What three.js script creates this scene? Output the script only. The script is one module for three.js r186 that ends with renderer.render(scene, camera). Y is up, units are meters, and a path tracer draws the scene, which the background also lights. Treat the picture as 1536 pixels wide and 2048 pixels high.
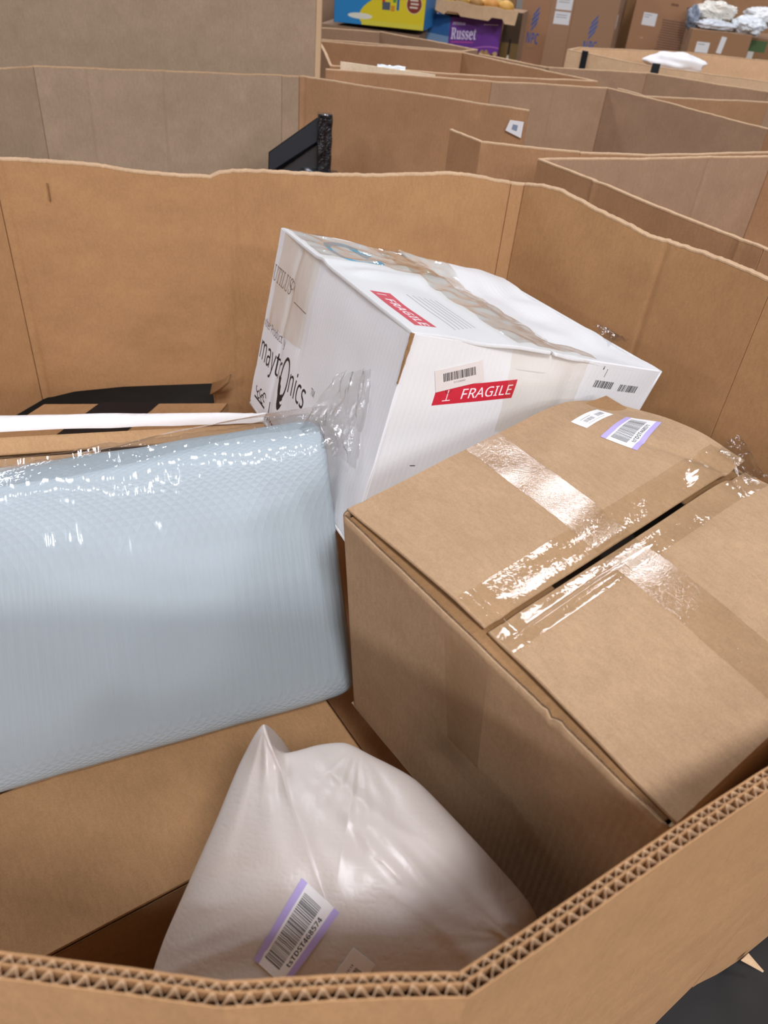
import * as THREE from 'three';
import { ImprovedNoise } from 'three/addons/math/ImprovedNoise.js';
import { mergeGeometries, mergeVertices } from 'three/addons/utils/BufferGeometryUtils.js';
import { RectAreaLightUniformsLib } from 'three/addons/lights/RectAreaLightUniformsLib.js';

// ---------------------------------------------------------------- camera, exposure, lamps
RectAreaLightUniformsLib.init();
const scene = new THREE.Scene();
scene.background = new THREE.Color(0x000000);
const camera = new THREE.PerspectiveCamera(67.25, 1536 / 2048, 0.05, 60);
camera.position.set(0, 1.13, 0);
camera.up.set(-0.107, 0.786, -0.609);
camera.lookAt(0, 1.13 - 0.613, -0.790);
camera.focus = 1.0;
camera.userData.fStop = 7.5;
const renderer = new THREE.WebGLRenderer({ antialias: true });
renderer.toneMapping = THREE.LinearToneMapping;
renderer.toneMappingExposure = 1.42;
renderer.shadowMap.enabled = true;
const CEILING = 6.4, LAMP_Y = 5.6;
// [x, z, strength] of the ceiling fixtures (1.2 x 0.5 m panels)
const LAMP_POWER = 24, LW = 1.3, LD = 1.3;
const LAMPS = [
  [0.6, -4.65, 0.6], [5.6, -0.8, 0.4], [-5.4, -4.65, 1.4],
  [0.9, 2.85, 1.8], [6.2, 4.0, 0.9], [-5.4, 4.0, 0.3],
  [0.9, 8.7, 0.9], [4.9, 8.7, 2.0], [8.9, 8.7, 2.0], [-3.6, 8.7, 2.1], [-7.6, 8.7, 2.1],
  [0.6, -11.0, 1], [6.2, -11.0, 1], [-5.4, -11.0, 1],
];

// ---------------------------------------------------------------- helpers
const V = (x, y, z) => new THREE.Vector3(x, y, z);
const noiseGen = new ImprovedNoise();
const N3 = (x, y = 0, z = 0) => noiseGen.noise(x + 31.7, y + 17.3, z + 5.1);
const clamp = (x, a = 0, b = 1) => Math.min(b, Math.max(a, x));
const smooth = (a, b, x) => { const t = clamp((x - a) / (b - a)); return t * t * (3 - 2 * t); };
const gauss = (x, w) => Math.exp(-(x / w) * (x / w));
function rng(seed) { let a = seed >>> 0; return () => { a = (a + 0x6d2b79f5) >>> 0; let t = Math.imul(a ^ (a >>> 15), 1 | a); t = (t + Math.imul(t ^ (t >>> 7), 61 | t)) ^ t; return ((t ^ (t >>> 14)) >>> 0) / 4294967296; }; }
const used = new Map();
function numbered(name) { const n = used.get(name) ?? 0; used.set(name, n + 1); return n ? name + '_' + String(n).padStart(3, '0') : name; }
function tag(o, label, category, group, kind) {
  if (label) o.userData.label = label;
  if (category) o.userData.category = category;
  if (group) o.userData.group = group;
  if (kind) o.userData.kind = kind;
  return o;
}
function thing(name, label, category, pos = [0, 0, 0], group) {
  const g = new THREE.Group(); g.name = numbered(name); g.position.set(...pos); scene.add(g);
  return tag(g, label, category, group);
}
function part(name, geo, mat, parent, label) {
  const m = new THREE.Mesh(geo, mat); m.name = parent === scene ? numbered(name) : name;
  m.castShadow = m.receiveShadow = true;
  if (parent !== scene && parent.isGroup) m.position.copy(parent.position).negate(); // part geometry is written in world metres
  if (label) m.userData.label = label;
  parent.add(m); return m;
}
const struct = (name, geo, mat) => tag(part(name, geo, mat, scene), null, null, null, 'structure');

// bilinear surface through four corners: a at (0,0), b at (1,0), c at (1,1), d at (0,1)
const bil = (a, b, c, d) => (u, v) => V(
  a.x * (1 - u) * (1 - v) + b.x * u * (1 - v) + c.x * u * v + d.x * (1 - u) * v,
  a.y * (1 - u) * (1 - v) + b.y * u * (1 - v) + c.y * u * v + d.y * (1 - u) * v,
  a.z * (1 - u) * (1 - v) + b.z * u * (1 - v) + c.z * u * v + d.z * (1 - u) * v);
function normalAt(S, u, v, flip) {
  const e = 1e-3, a = S(clamp(u + e), v).sub(S(clamp(u - e), v)), b = S(u, clamp(v + e)).sub(S(u, clamp(v - e)));
  const n = a.cross(b).normalize(); return flip ? n.negate() : n;
}
// surface pushed along its own normal
const bump = (S, f, flip) => (u, v) => { const p = S(u, v); return p.addScaledVector(normalAt(S, clamp(u, 0.002, 0.998), clamp(v, 0.002, 0.998), flip), f(u, v)); };
// a region of another surface: q = four [u, v] corners
const region = (S, q) => (u, v) => S(
  q[0][0] * (1 - u) * (1 - v) + q[1][0] * u * (1 - v) + q[2][0] * u * v + q[3][0] * (1 - u) * v,
  q[0][1] * (1 - u) * (1 - v) + q[1][1] * u * (1 - v) + q[2][1] * u * v + q[3][1] * (1 - u) * v);
class Mesher {
  constructor() { this.p = []; this.t = []; this.i = []; }
  v(p, s, t) { this.p.push(p.x, p.y, p.z); this.t.push(s, t); return this.p.length / 3 - 1; }
  quad(a, b, c, d) { this.i.push(a, b, c, a, c, d); }
  done() {
    const g = new THREE.BufferGeometry();
    g.setAttribute('position', new THREE.Float32BufferAttribute(this.p, 3));
    g.setAttribute('uv', new THREE.Float32BufferAttribute(this.t, 2));
    g.setIndex(this.i); g.computeVertexNormals(); return g;
  }
}
// a sheet of board / paper / film with thickness and softened edges; S is its front face
let uvSeed = 0;
function sheet(S, o = {}) {
  const { t = 0.004, off = 0, nu = 8, nv = 8, flip = false, unit = false, rot = false } = o, back = o.bv ? (u, v) => S(u, v).add(o.bv) : o.back;
  const e = o.e ?? Math.min(t * 0.3, 0.001), m = new Mesher();
  const lu = S(0, 0.5).distanceTo(S(1, 0.5)), lv = S(0.5, 0).distanceTo(S(0.5, 1));
  const eu = clamp(e / Math.max(lu, 1e-6), 0, 0.2), ev = clamp(e / Math.max(lv, 1e-6), 0, 0.2);
  uvSeed++; const ox = (uvSeed * 0.377) % 1, oy = (uvSeed * 0.619) % 1;
  const at = (u, v, d) => {
    if (back) { const f = S(u, v), b = back(u, v); return f.lerp(b, d / t); }
    return S(u, v).addScaledVector(normalAt(S, u, v, flip), off - d);
  };
  const uv = (u, v) => unit === 'down' ? [u, 1 - v] : unit ? [u, v] : rot ? [v * lv + oy, u * lu + ox] : [u * lu + ox, v * lv + oy];
  const grid = (depth, inv) => {
    const id = [];
    for (let j = 0; j <= nv; j++) for (let i = 0; i <= nu; i++) {
      const u = eu + (1 - 2 * eu) * i / nu, v = ev + (1 - 2 * ev) * j / nv;
      id.push(m.v(at(u, v, depth), ...uv(u, v)));
    }
    for (let j = 0; j < nv; j++) for (let i = 0; i < nu; i++) {
      const a = id[j * (nu + 1) + i], b = id[j * (nu + 1) + i + 1], c = id[(j + 1) * (nu + 1) + i + 1], d = id[(j + 1) * (nu + 1) + i];
      inv !== flip ? m.quad(a, d, c, b) : m.quad(a, b, c, d);
    }
  };
  grid(0, false); grid(t, true);
  const ring = [];
  for (let i = 0; i < nu; i++) ring.push([i / nu, 0]);
  for (let j = 0; j < nv; j++) ring.push([1, j / nv]);
  for (let i = nu; i > 0; i--) ring.push([i / nu, 1]);
  for (let j = nv; j > 0; j--) ring.push([0, j / nv]);
  const loops = [[1, 0], [0, e], [0, t - e], [1, t]].map(([k, d]) => ring.map(([u, v]) => {
    const uu = eu * k + (1 - 2 * eu * k) * u, vv = ev * k + (1 - 2 * ev * k) * v, s = uv(uu, vv);
    return m.v(at(uu, vv, d), s[0] + (unit ? 0 : d), s[1] + (unit ? 0 : d));
  }));
  for (let k = 0; k < 3; k++) for (let i = 0; i < ring.length; i++) {
    const j = (i + 1) % ring.length, a = loops[k][i], b = loops[k][j], c = loops[k + 1][j], d = loops[k + 1][i];
    flip ? m.quad(a, b, c, d) : m.quad(a, d, c, b);
  }
  return m.done();
}
// eight corners: top 0..3 then bottom 4..7, each in the order (0,0) (1,0) (1,1) (0,1); c = 0 top, 1 bottom
const tri = (k) => { const T = bil(k[0], k[1], k[2], k[3]), B = bil(k[4], k[5], k[6], k[7]); return (a, b, c) => T(a, b).lerp(B(a, b), c); };
// the four walls of a carton as one folded band with rounded upright corners
function band(H, la, lb, o = {}) {
  const { r = 0.008, t = 0.004, nv = 6, disp, top = 0, LN = 14 } = o, m = new Mesher(), path = [];
  const ra = r / la, rb = r / lb, arc = (cx, cy, a0) => { for (let k = 0; k <= 5; k++) { const a = a0 + (k / 5) * Math.PI / 2; path.push([cx + ra * Math.cos(a), cy + rb * Math.sin(a)]); } };
  const line = (x0, y0, x1, y1) => { for (let k = 1; k < LN; k++) path.push([x0 + (x1 - x0) * k / LN, y0 + (y1 - y0) * k / LN]); };
  arc(ra, rb, Math.PI); line(ra, 0, 1 - ra, 0); arc(1 - ra, rb, -Math.PI / 2); line(1, rb, 1, 1 - rb);
  arc(1 - ra, 1 - rb, 0); line(1 - ra, 1, ra, 1); arc(ra, 1 - rb, Math.PI / 2); line(0, 1 - rb, 0, rb);
  const n = path.length, cols = [];
  for (let i = 0, s = 0; i <= n; i++) {
    const [a, b] = path[i % n];
    if (i) { const q = path[i - 1]; s += Math.hypot((a - q[0]) * la, (b - q[1]) * lb); }
    const col = [], inner = (x, l) => clamp(x, t / l, 1 - t / l);
    for (let k = 0; k <= nv; k++) { const c = top + (1 - top) * k / nv; const p = H(a, b, c); if (disp) p.add(disp(a, b, c)); col.push(m.v(p, s, c * 0.4)); }
    const q = H(inner(a, la), inner(b, lb), top); if (disp) q.add(disp(a, b, top)); col.unshift(m.v(q, s, -t));
    col.unshift(m.v(H(inner(a, la), inner(b, lb), 1), s, -0.4));
    cols.push(col);
  }
  for (let i = 0; i < n; i++) for (let k = 0; k < cols[0].length - 1; k++) m.quad(cols[i][k], cols[i + 1][k], cols[i + 1][k + 1], cols[i][k + 1]);
  return m.done();
}
const box = (x0, y0, z0, x1, y1, z1) => { const g = new THREE.BoxGeometry(x1 - x0, y1 - y0, z1 - z0); g.translate((x0 + x1) / 2, (y0 + y1) / 2, (z0 + z1) / 2); return g; };

// ---------------------------------------------------------------- procedural textures
function dataTex(w, h, f, srgb) {
  const d = new Uint8Array(w * h * 4);
  for (let y = 0; y < h; y++) for (let x = 0; x < w; x++) { const c = f(x, y), o = (y * w + x) * 4; for (let k = 0; k < 3; k++) d[o + k] = clamp(Array.isArray(c) ? c[k] : c) * 255; d[o + 3] = 255; }
  const t = new THREE.DataTexture(d, w, h); t.wrapS = t.wrapT = THREE.RepeatWrapping; t.magFilter = THREE.LinearFilter; t.minFilter = THREE.LinearMipmapLinearFilter; t.generateMipmaps = true;
  if (srgb) t.colorSpace = THREE.SRGBColorSpace; t.needsUpdate = true; return t;
}
// tiling value noise on a lattice of n cells
function lattice(n, seed) {
  const r = rng(seed), a = new Float32Array(n * n); for (let i = 0; i < a.length; i++) a[i] = r();
  return (x, y) => { const fx = x * n, fy = y * n, ix = Math.floor(fx), iy = Math.floor(fy); let u = fx - ix, v = fy - iy; u = u * u * (3 - 2 * u); v = v * v * (3 - 2 * v);
    const g = (i, j) => a[(((j % n) + n) % n) * n + (((i % n) + n) % n)];
    return (g(ix, iy) * (1 - u) + g(ix + 1, iy) * u) * (1 - v) + (g(ix, iy + 1) * (1 - u) + g(ix + 1, iy + 1) * u) * v; };
}
const SIZE = 1024;
function kraft(seed, fleck) {
  const l1 = lattice(8, seed), l2 = lattice(23, seed + 1), l3 = lattice(180, seed + 2), l4 = lattice(512, seed + 3), fibre = new Float32Array(SIZE * SIZE), r = rng(seed + 9);
  for (let k = 0; k < 5200; k++) {                                   // paper fibres and flecks
    let x = r() * SIZE, y = r() * SIZE, a = r() * 6.28; const len = 4 + r() * 22, s = (r() < 0.55 ? -1 : 0.7) * (0.25 + r() * 0.75) * fleck;
    for (let q = 0; q < len; q++) { fibre[(Math.floor(y) & 1023) * SIZE + (Math.floor(x) & 1023)] += s; a += (r() - 0.5) * 0.5; x += Math.cos(a) + SIZE; y += Math.sin(a) + SIZE; x %= SIZE; y %= SIZE; }
  }
  const h = (x, y) => { const u = x / SIZE, v = y / SIZE; return 0.5 + (l1(u, v) - 0.5) * 0.10 + (l2(u, v) - 0.5) * 0.08 + (l3(u, v * 0.35) - 0.5) * 0.10 + (l4(u, v) - 0.5) * 0.16 + fibre[y * SIZE + x] * 0.12; };
  const map = dataTex(SIZE, SIZE, (x, y) => { const k = h(x, y) - 0.5; return [0.93 + k * 0.42, 0.93 + k * 0.46, 0.93 + k * 0.52]; }, true);
  const bm = dataTex(512, 512, (x, y) => clamp(h(x * 2, y * 2) + 0.10 * Math.sin(x / 512 * Math.PI * 2 * 56)));
  map.repeat.set(2, 2); bm.repeat.set(2, 2);
  return { map, bm };
}
const kraftA = kraft(11, 1.0), kraftB = kraft(47, 0.7);
function card(hex, k = kraftB, bs = 0.0005, extra = {}) { return new THREE.MeshStandardMaterial({ color: new THREE.Color(hex), map: k.map, bumpMap: k.bm, bumpScale: bs, roughness: 0.82, side: THREE.DoubleSide, ...extra }); }
function canvasTex(w, h, draw) {
  const c = document.createElement('canvas'); c.width = w; c.height = h; const g = c.getContext('2d'); draw(g, w, h);
  const t = new THREE.CanvasTexture(c); t.colorSpace = THREE.SRGBColorSpace; t.anisotropy = 8; return t;
}
function bars(g, x, y, w, h, seed, min = 1, max = 4, color = '#161416') {
  const r = rng(seed); g.fillStyle = color; let p = x;
  while (p < x + w) { const b = min + Math.floor(r() * (max - min + 1)); g.fillRect(p, y, Math.min(b, x + w - p), h); p += b + min + Math.floor(r() * (max - min + 1)); }
}
const M = {
  bin: card('#c09060', kraftA, 0.0004), binEdge: card('#d7b189', kraftA, 0.0006), back: card('#b38f70', kraftB), backWarm: card('#b7885f', kraftB), backGrey: card('#b4997d', kraftB),
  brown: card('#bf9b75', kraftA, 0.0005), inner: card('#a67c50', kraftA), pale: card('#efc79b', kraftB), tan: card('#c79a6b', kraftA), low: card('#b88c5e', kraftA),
  white: new THREE.MeshStandardMaterial({ color: 0xdedcda, roughness: 0.55, bumpMap: kraftB.bm, bumpScale: 0.0006, side: THREE.DoubleSide }),
  black: new THREE.MeshPhysicalMaterial({ color: 0x060a12, bumpMap: null, roughness: 0.3, clearcoat: 1, clearcoatRoughness: 0.06, side: THREE.DoubleSide }),
  tapeBlack: new THREE.MeshStandardMaterial({ color: 0x10141a, roughness: 0.55, side: THREE.DoubleSide }),
};
// wrinkle height maps for films and tapes
const wr1 = lattice(14, 5), wr2 = lattice(40, 6), wr3 = lattice(110, 7);
const crinkle = dataTex(512, 512, (x, y) => { const u = x / 512, v = y / 512; const a = Math.abs(wr1(u, v) - 0.5) * 2, b = Math.abs(wr2(u, v) - 0.5) * 2, c = wr3(u, v); return 1 - (0.45 * a + 0.35 * b + 0.2 * c); });
const streak = dataTex(512, 512, (x, y) => { const u = x / 512, v = y / 512; return 0.6 * wr2(u, v * 0.15) + 0.4 * wr3(u, v * 0.1); });
const repeatOf = (t, x, y) => { const c = t.clone(); c.repeat.set(x, y); c.needsUpdate = true; return c; };
const clear = (o) => new THREE.MeshPhysicalMaterial({ color: 0xffffff, transmission: 1, thickness: 0, roughness: 0.12, ior: 1.5, side: THREE.DoubleSide, ...o });
M.tape = clear({ color: 0xfefdfb, roughness: 0.13, bumpMap: repeatOf(crinkle, 14, 14), bumpScale: 0.00025 });
M.tapeGloss = clear({ color: 0xfefdfb, ior: 1.4, roughness: 0.06, bumpMap: repeatOf(crinkle, 4, 4), bumpScale: 0.0005 });
M.black.bumpMap = repeatOf(crinkle, 7, 7); M.black.bumpScale = 0.004;
M.lid = new THREE.MeshPhysicalMaterial({ color: 0x070c16, roughness: 0.5, side: THREE.DoubleSide });
M.film = clear({ color: 0xfafbfc, roughness: 0.10, bumpMap: repeatOf(streak, 2.2, 2.2), bumpScale: 0.0014 });
M.filmTail = clear({ color: 0xfafafa, roughness: 0.08, bumpMap: repeatOf(crinkle, 6, 6), bumpScale: 0.001 });

// ---------------------------------------------------------------- warehouse shell
{
  const concrete = lattice(60, 71), c2 = lattice(9, 72);
  const fl = dataTex(512, 512, (x, y) => { const k = 0.8 + 0.16 * (concrete(x / 512, y / 512) - 0.5) + 0.2 * (c2(x / 512, y / 512) - 0.5); return [k, k, k]; }, true);
  const uvm = (g, s) => { const p = g.attributes.position, u = g.attributes.uv; for (let i = 0; i < p.count; i++) u.setXY(i, p.getX(i) * s, (p.getZ(i) + p.getY(i)) * s); return g; };
  struct('floor', uvm(box(-13, -0.2, -16, 13, 0, 15), 0.5), new THREE.MeshStandardMaterial({ color: 0x302e2c, map: fl, roughness: 0.6 }));
  const paint = new THREE.MeshStandardMaterial({ color: 0x9a958c, roughness: 0.9 });
  struct('ceiling', box(-13, CEILING, -16, 13, CEILING + 0.2, 15), new THREE.MeshStandardMaterial({ color: 0x8a8781, roughness: 0.9 }));
  struct('wall_back', box(-13, 0, -16.2, 13, CEILING, -16), paint); struct('wall_front', box(-13, 0, 15, 13, CEILING, 15.2), paint);
  struct('wall_left', box(-13.2, 0, -16.2, -13, CEILING, 15.2), paint); struct('wall_right', box(13, 0, -16.2, 13.2, CEILING, 15.2), paint);
}
// ceiling fixtures: housing, glowing diffuser, and the area light just in front of it
const glow = new THREE.MeshStandardMaterial({ color: 0xffffff, emissive: 0xf4f6ff, emissiveIntensity: 3, roughness: 0.6 });
const housing = new THREE.MeshStandardMaterial({ color: 0xd8d8d4, roughness: 0.5, metalness: 0.3 });
LAMPS.forEach(([x, z, s], i) => {
  const t = thing('ceiling_lamp', 'white rectangular warehouse ceiling lamp with a glowing diffuser, out of frame overhead', 'lamp', [x, LAMP_Y, z], 'ceiling lamps of the warehouse');
  part('housing', box(x - LW / 2 - 0.02, LAMP_Y + 0.02, z - LD / 2 - 0.02, x + LW / 2 + 0.02, LAMP_Y + 0.1, z + LD / 2 + 0.02), housing, t);
  part('diffuser', box(x - LW / 2, LAMP_Y, z - LD / 2, x + LW / 2, LAMP_Y + 0.018, z + LD / 2), glow, t);
  for (const k of [-0.5, 0.48]) part('hanger', box(x + k, LAMP_Y + 0.1, z - 0.01, x + k + 0.02, CEILING, z + 0.01), housing, t);
  const l = new THREE.RectAreaLight(0xf4f6ff, LAMP_POWER * s, LW, LD); l.name = 'lamp_light';
  l.position.set(0, -0.012, 0); l.rotation.x = -Math.PI / 2; t.add(l);
});

// ---------------------------------------------------------------- pallet bins (octagonal bulk boxes)
// pts: inner corners [x, z, top]; walls[i] runs from pts[i] to pts[i+1]; outward side is found from the centre
function wallFns(pts, i, t, closed, centre, bot) {
  const n = pts.length, P = (k) => closed ? pts[((k % n) + n) % n] : pts[clamp(k, 0, n - 1)];
  const nrm = (a, b) => { let x = b[1] - a[1], z = -(b[0] - a[0]); const l = Math.hypot(x, z) || 1; x /= l; z /= l; const mx = (a[0] + b[0]) / 2 - centre[0], mz = (a[1] + b[1]) / 2 - centre[1]; return x * mx + z * mz < 0 ? [-x, -z] : [x, z]; };
  const outer = (k) => {
    const p = P(k), a = P(k - 1), b = P(k + 1), n1 = a === p ? null : nrm(a, p), n2 = b === p ? null : nrm(p, b);
    const s = n1 && n2 ? [n1[0] + n2[0], n1[1] + n2[1]] : n1 ?? n2, l2 = n1 && n2 ? 2 / (s[0] * s[0] + s[1] * s[1]) : 1;
    return [p[0] + s[0] * l2 * t, p[1] + s[1] * l2 * t];
  };
  const A = P(i), B = P(i + 1), a = outer(i), b = outer(i + 1), nn = nrm(A, B);
  return { A, B, a, b, nn, len: Math.hypot(B[0] - A[0], B[1] - A[1]) };
}
function wallSurface(w, side, o) {
  const { top, bot, disp } = o, p = side ? w.a : w.A, q = side ? w.b : w.B;
  return (u, v) => { const y0 = bot(u), y1 = top(u), y = y0 + (y1 - y0) * v, d = disp ? disp(u, v) : 0; return V(p[0] + (q[0] - p[0]) * u + w.nn[0] * d, y, p[1] + (q[1] - p[1]) * u + w.nn[1] * d); };
}
function makeBin(name, label, category, pts, o) {
  const { t = 0.009, mat = M.back, closed = true, rough = 0.002, skip = [], floor = true, seed = 1, group } = o;
  const c = o.centre ?? pts.reduce((s, p) => [s[0] + p[0] / pts.length, s[1] + p[1] / pts.length], [0, 0]);
  const g = thing(name, label, category, [c[0], 0, c[1]], group), n = closed ? pts.length : pts.length - 1;
  for (let i = 0; i < n; i++) {
    if (skip.includes(i)) continue;
    const w = wallFns(pts, i, t, closed, c), ex = o.walls?.[i] ?? {};
    const top = ex.top ?? ((u) => w.A[2] + (w.B[2] - w.A[2]) * u + rough * N3(u * w.len * 9 + i * 7 + seed, 3.3) + rough * 0.4 * N3(u * w.len * 60, i + seed)), bot = ex.bot ?? (() => 0);
    const scores = ex.scores ?? [];
    const disp = (u, v) => 0.004 * N3(u * w.len * 3 + seed * 3 + i, ex.flute ? 0.4 : v * 1.5, 1.2) * Math.sin(Math.PI * u) + scores.reduce((s, k) => s + 0.003 * gauss((u - k) * w.len, 0.005), 0) + (ex.disp ? ex.disp(u, v) : 0);
    const S = wallSurface(w, 0, { top, bot, disp }), B = wallSurface(w, 1, { top, bot, disp });
    const nu = ex.nu ?? Math.max(6, Math.ceil(w.len / (scores.length || ex.fine ? 0.004 : 0.03)));
    if (ex.flute) { fluted(g, S, B, w, nu); continue; }
    const panel = part('wall_panel', sheet(S, { t, back: B, nu, nv: ex.nv ?? 5, e: 0.0012 }), ex.mat ?? mat, g), lip = (F, side) => (u, v) => { const p = F(u, 1); p.y += -0.0035 + 0.0042 * v; p.x += w.nn[0] * side; p.z += w.nn[1] * side; return p; };
    const ce = new THREE.Mesh(sheet(lip(S, -0.0004), { t, back: lip(B, 0.0004), nu: Math.max(nu, Math.ceil(w.len / 0.012)), nv: 1, e: 0.0008 }), M.binEdge); ce.name = 'cut_edge'; ce.castShadow = ce.receiveShadow = true; panel.add(ce);
  }
  if (floor) {
    const shape = new THREE.Shape(pts.map((p) => new THREE.Vector2(p[0], -p[1]))), fg = new THREE.ExtrudeGeometry(shape, { depth: 0.008, bevelEnabled: false });
    fg.rotateX(-Math.PI / 2); fg.translate(0, 0.002, 0); part('bin_floor', fg, mat, g);
  }
  return g;
}
// double-wall board with real open flutes: three liners and two corrugated mediums
function fluted(g, S, B, w, nu) {
  const P = (u, k, v) => S(u, v).lerp(B(u, v), k);
  const liner = (k0, k1) => { const m = new Mesher(), rows = [];
    const jag = (u, k) => (k > 0.9 || k < 0.1 ? 1 : 0) * 0;
    for (let i = 0; i <= nu; i++) { const u = i / nu, r = []; for (const [k, v] of [[k0, 0], [k0, 0.5], [k0, 1], [k1, 1], [k1, 0.5], [k1, 0]]) r.push(m.v(P(u, k, v + jag(u, k)), u * w.len, v * 0.7 + k * 0.01)); rows.push(r); }
    for (let i = 0; i < nu; i++) for (let k = 0; k < 6; k++) m.quad(rows[i][k], rows[i + 1][k], rows[i + 1][(k + 1) % 6], rows[i][(k + 1) % 6]);
    return flat(m.done()); };
  const panel = part('wall_panel', mergeGeometries([liner(0, 0.075), liner(0.40, 0.46), liner(0.925, 1)]), M.bin, g);
  const medium = (k0, k1, pitch, seed) => { const m = new Mesher(), per = Math.round(w.len / pitch), n = per * 8, rows = [], th = 0.055;
    for (let i = 0; i <= n; i++) { const u = i / n, ph = (i / 8) % 1, wob = 0.10 * N3(u * per * 0.37, seed), s = clamp(0.5 + 0.62 * Math.sin((ph + wob) * Math.PI * 2)), k = k0 + th / 2 + (k1 - k0 - th) * s;
      const dz = 0.0009 * N3(u * per * 1.3, seed + 4);
      const top = (kk) => { const p = P(u, kk, 1); p.y += dz - 0.0008; return p; };
      rows.push([m.v(P(u, k - th / 2, 0.05), u * w.len, 0), m.v(top(k - th / 2), u * w.len, 0.7), m.v(top(k + th / 2), u * w.len, 0.702), m.v(P(u, k + th / 2, 0.05), u * w.len, 0)]); }
    for (let i = 0; i < n; i++) for (let k = 0; k < 4; k++) m.quad(rows[i][k], rows[i + 1][k], rows[i + 1][(k + 1) % 4], rows[i][(k + 1) % 4]);
    return flat(m.done()); };
  const f = new THREE.Mesh(mergeGeometries([medium(0.46, 0.925, 0.0090, 1), medium(0.075, 0.40, 0.0076, 2)]), M.binEdge); f.name = 'corrugated_fluting'; f.castShadow = f.receiveShadow = true; panel.add(f);
}
function flat(g) { const q = g.toNonIndexed(); q.computeVertexNormals(); return q; }

// --- the bin in front
const prof = (list) => (u) => { let i = 0; while (i < list.length - 2 && u > list[i + 1][0]) i++; const [a, ya] = list[i], [b, yb] = list[i + 1]; return ya + (yb - ya) * clamp((u - a) / (b - a), -0.5, 1.5); };
const torn = (f, s) => (u) => f(u) + 0.0009 * N3(u * 160, s) + 0.0012 * N3(u * 42, s + 2);
const frontPts = [[-0.72, -1.34, 0.75], [0.172, -1.541, 0.748], [0.197, -1.540, 0.749], [0.56, -1.195, 0.731], [0.86, -0.95, 0.73], [0.83, -0.71, 0.71], [0.437, -0.432, 0.70], [0.064, -0.173, 0.70], [-0.053, -0.157, 0.70], [-0.46, -0.164, 0.70], [-0.86, -0.46, 0.72], [-0.92, -1.1, 0.75]];
const farTop = torn(prof([[0, 0.747], [0.066, 0.748], [0.187, 0.745], [0.248, 0.738], [0.302, 0.735], [0.395, 0.734], [0.398, 0.737], [0.41, 0.742], [0.44, 0.7465], [0.5, 0.748], [0.6, 0.747], [0.7, 0.749], [0.8, 0.755], [0.87, 0.760], [0.92, 0.757], [0.97, 0.751], [1, 0.748]]), 4);
const rightTop = torn(prof([[0, 0.749], [0.08, 0.756], [0.16, 0.758], [0.25, 0.753], [0.34, 0.746], [0.43, 0.742], [0.55, 0.733], [0.63, 0.735], [0.74, 0.737], [0.85, 0.736], [1, 0.731]]), 9);
const farBot = prof([[0, 0.285], [0.071, 0.303], [0.177, 0.314], [0.372, 0.322], [0.380, 0.322], [0.3805, 0], [1, 0]]);
const frontBin = makeBin('cardboard_bin', 'large brown cardboard bin in the foreground holding the white box and brown carton', 'bin', frontPts, {
  t: 0.0125, mat: M.bin, rough: 0.002, seed: 3,
  walls: {
    0: { top: farTop, bot: farBot, scores: [0.435, 0.895, 0.012], fine: true, nv: 10 },
    1: { nu: 4 },
    2: { top: rightTop, scores: [0.62], fine: true, nv: 10 },
    5: { bot: prof([[0, 0], [0.7, 0.005], [0.82, 0.036], [1, 0.11]]), nu: 30, scores: [0.985] },
    6: { flute: true, nu: 60, bot: torn(prof([[0, 0.11], [0.07, 0.055], [0.12, 0.004], [1, 0.004]]), 5) },
    11: { bot: prof([[0, 0], [0.4, 0], [0.4005, 0.235], [1, 0.284]]), nu: 60 },
    7: { flute: true, nu: 40 }, 8: { flute: true, nu: 60 },
  },
});
part('slit', sheet(bil(V(-0.640, 0.683, -1.3545), V(-0.637, 0.683, -1.3540), V(-0.637, 0.712, -1.3545), V(-0.6405, 0.712, -1.3560)), { t: 0.002, nu: 2, nv: 4, bv: V(0, 0, -0.004) }), M.inner, frontBin, 'short slit in the far wall');
// torn sliver and curled flap of the foreground bin
part('torn_liner', sheet(bil(V(0.552, 0.040, -0.492), V(0.566, 0.040, -0.503), V(0.592, 0.018, -0.491), V(0.590, 0.018, -0.489)), { t: 0.0015, nu: 4, nv: 4 }), M.binEdge, frontBin, 'pale torn splinter of cardboard');
{
  const S = (u, v) => { const a = v * 0.9; return V(-0.385 + 0.045 * v + 0.004 * u, 0.300 + 0.024 * u + 0.052 * v * (1 - 0.2 * u), -1.405 + 0.034 * Math.sin(a * 1.8) - 0.01 * u); };
  part('torn_flap', sheet(S, { t: 0.006, nu: 4, nv: 8 }), M.inner, frontBin, 'dark curled torn flap end');
}

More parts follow.
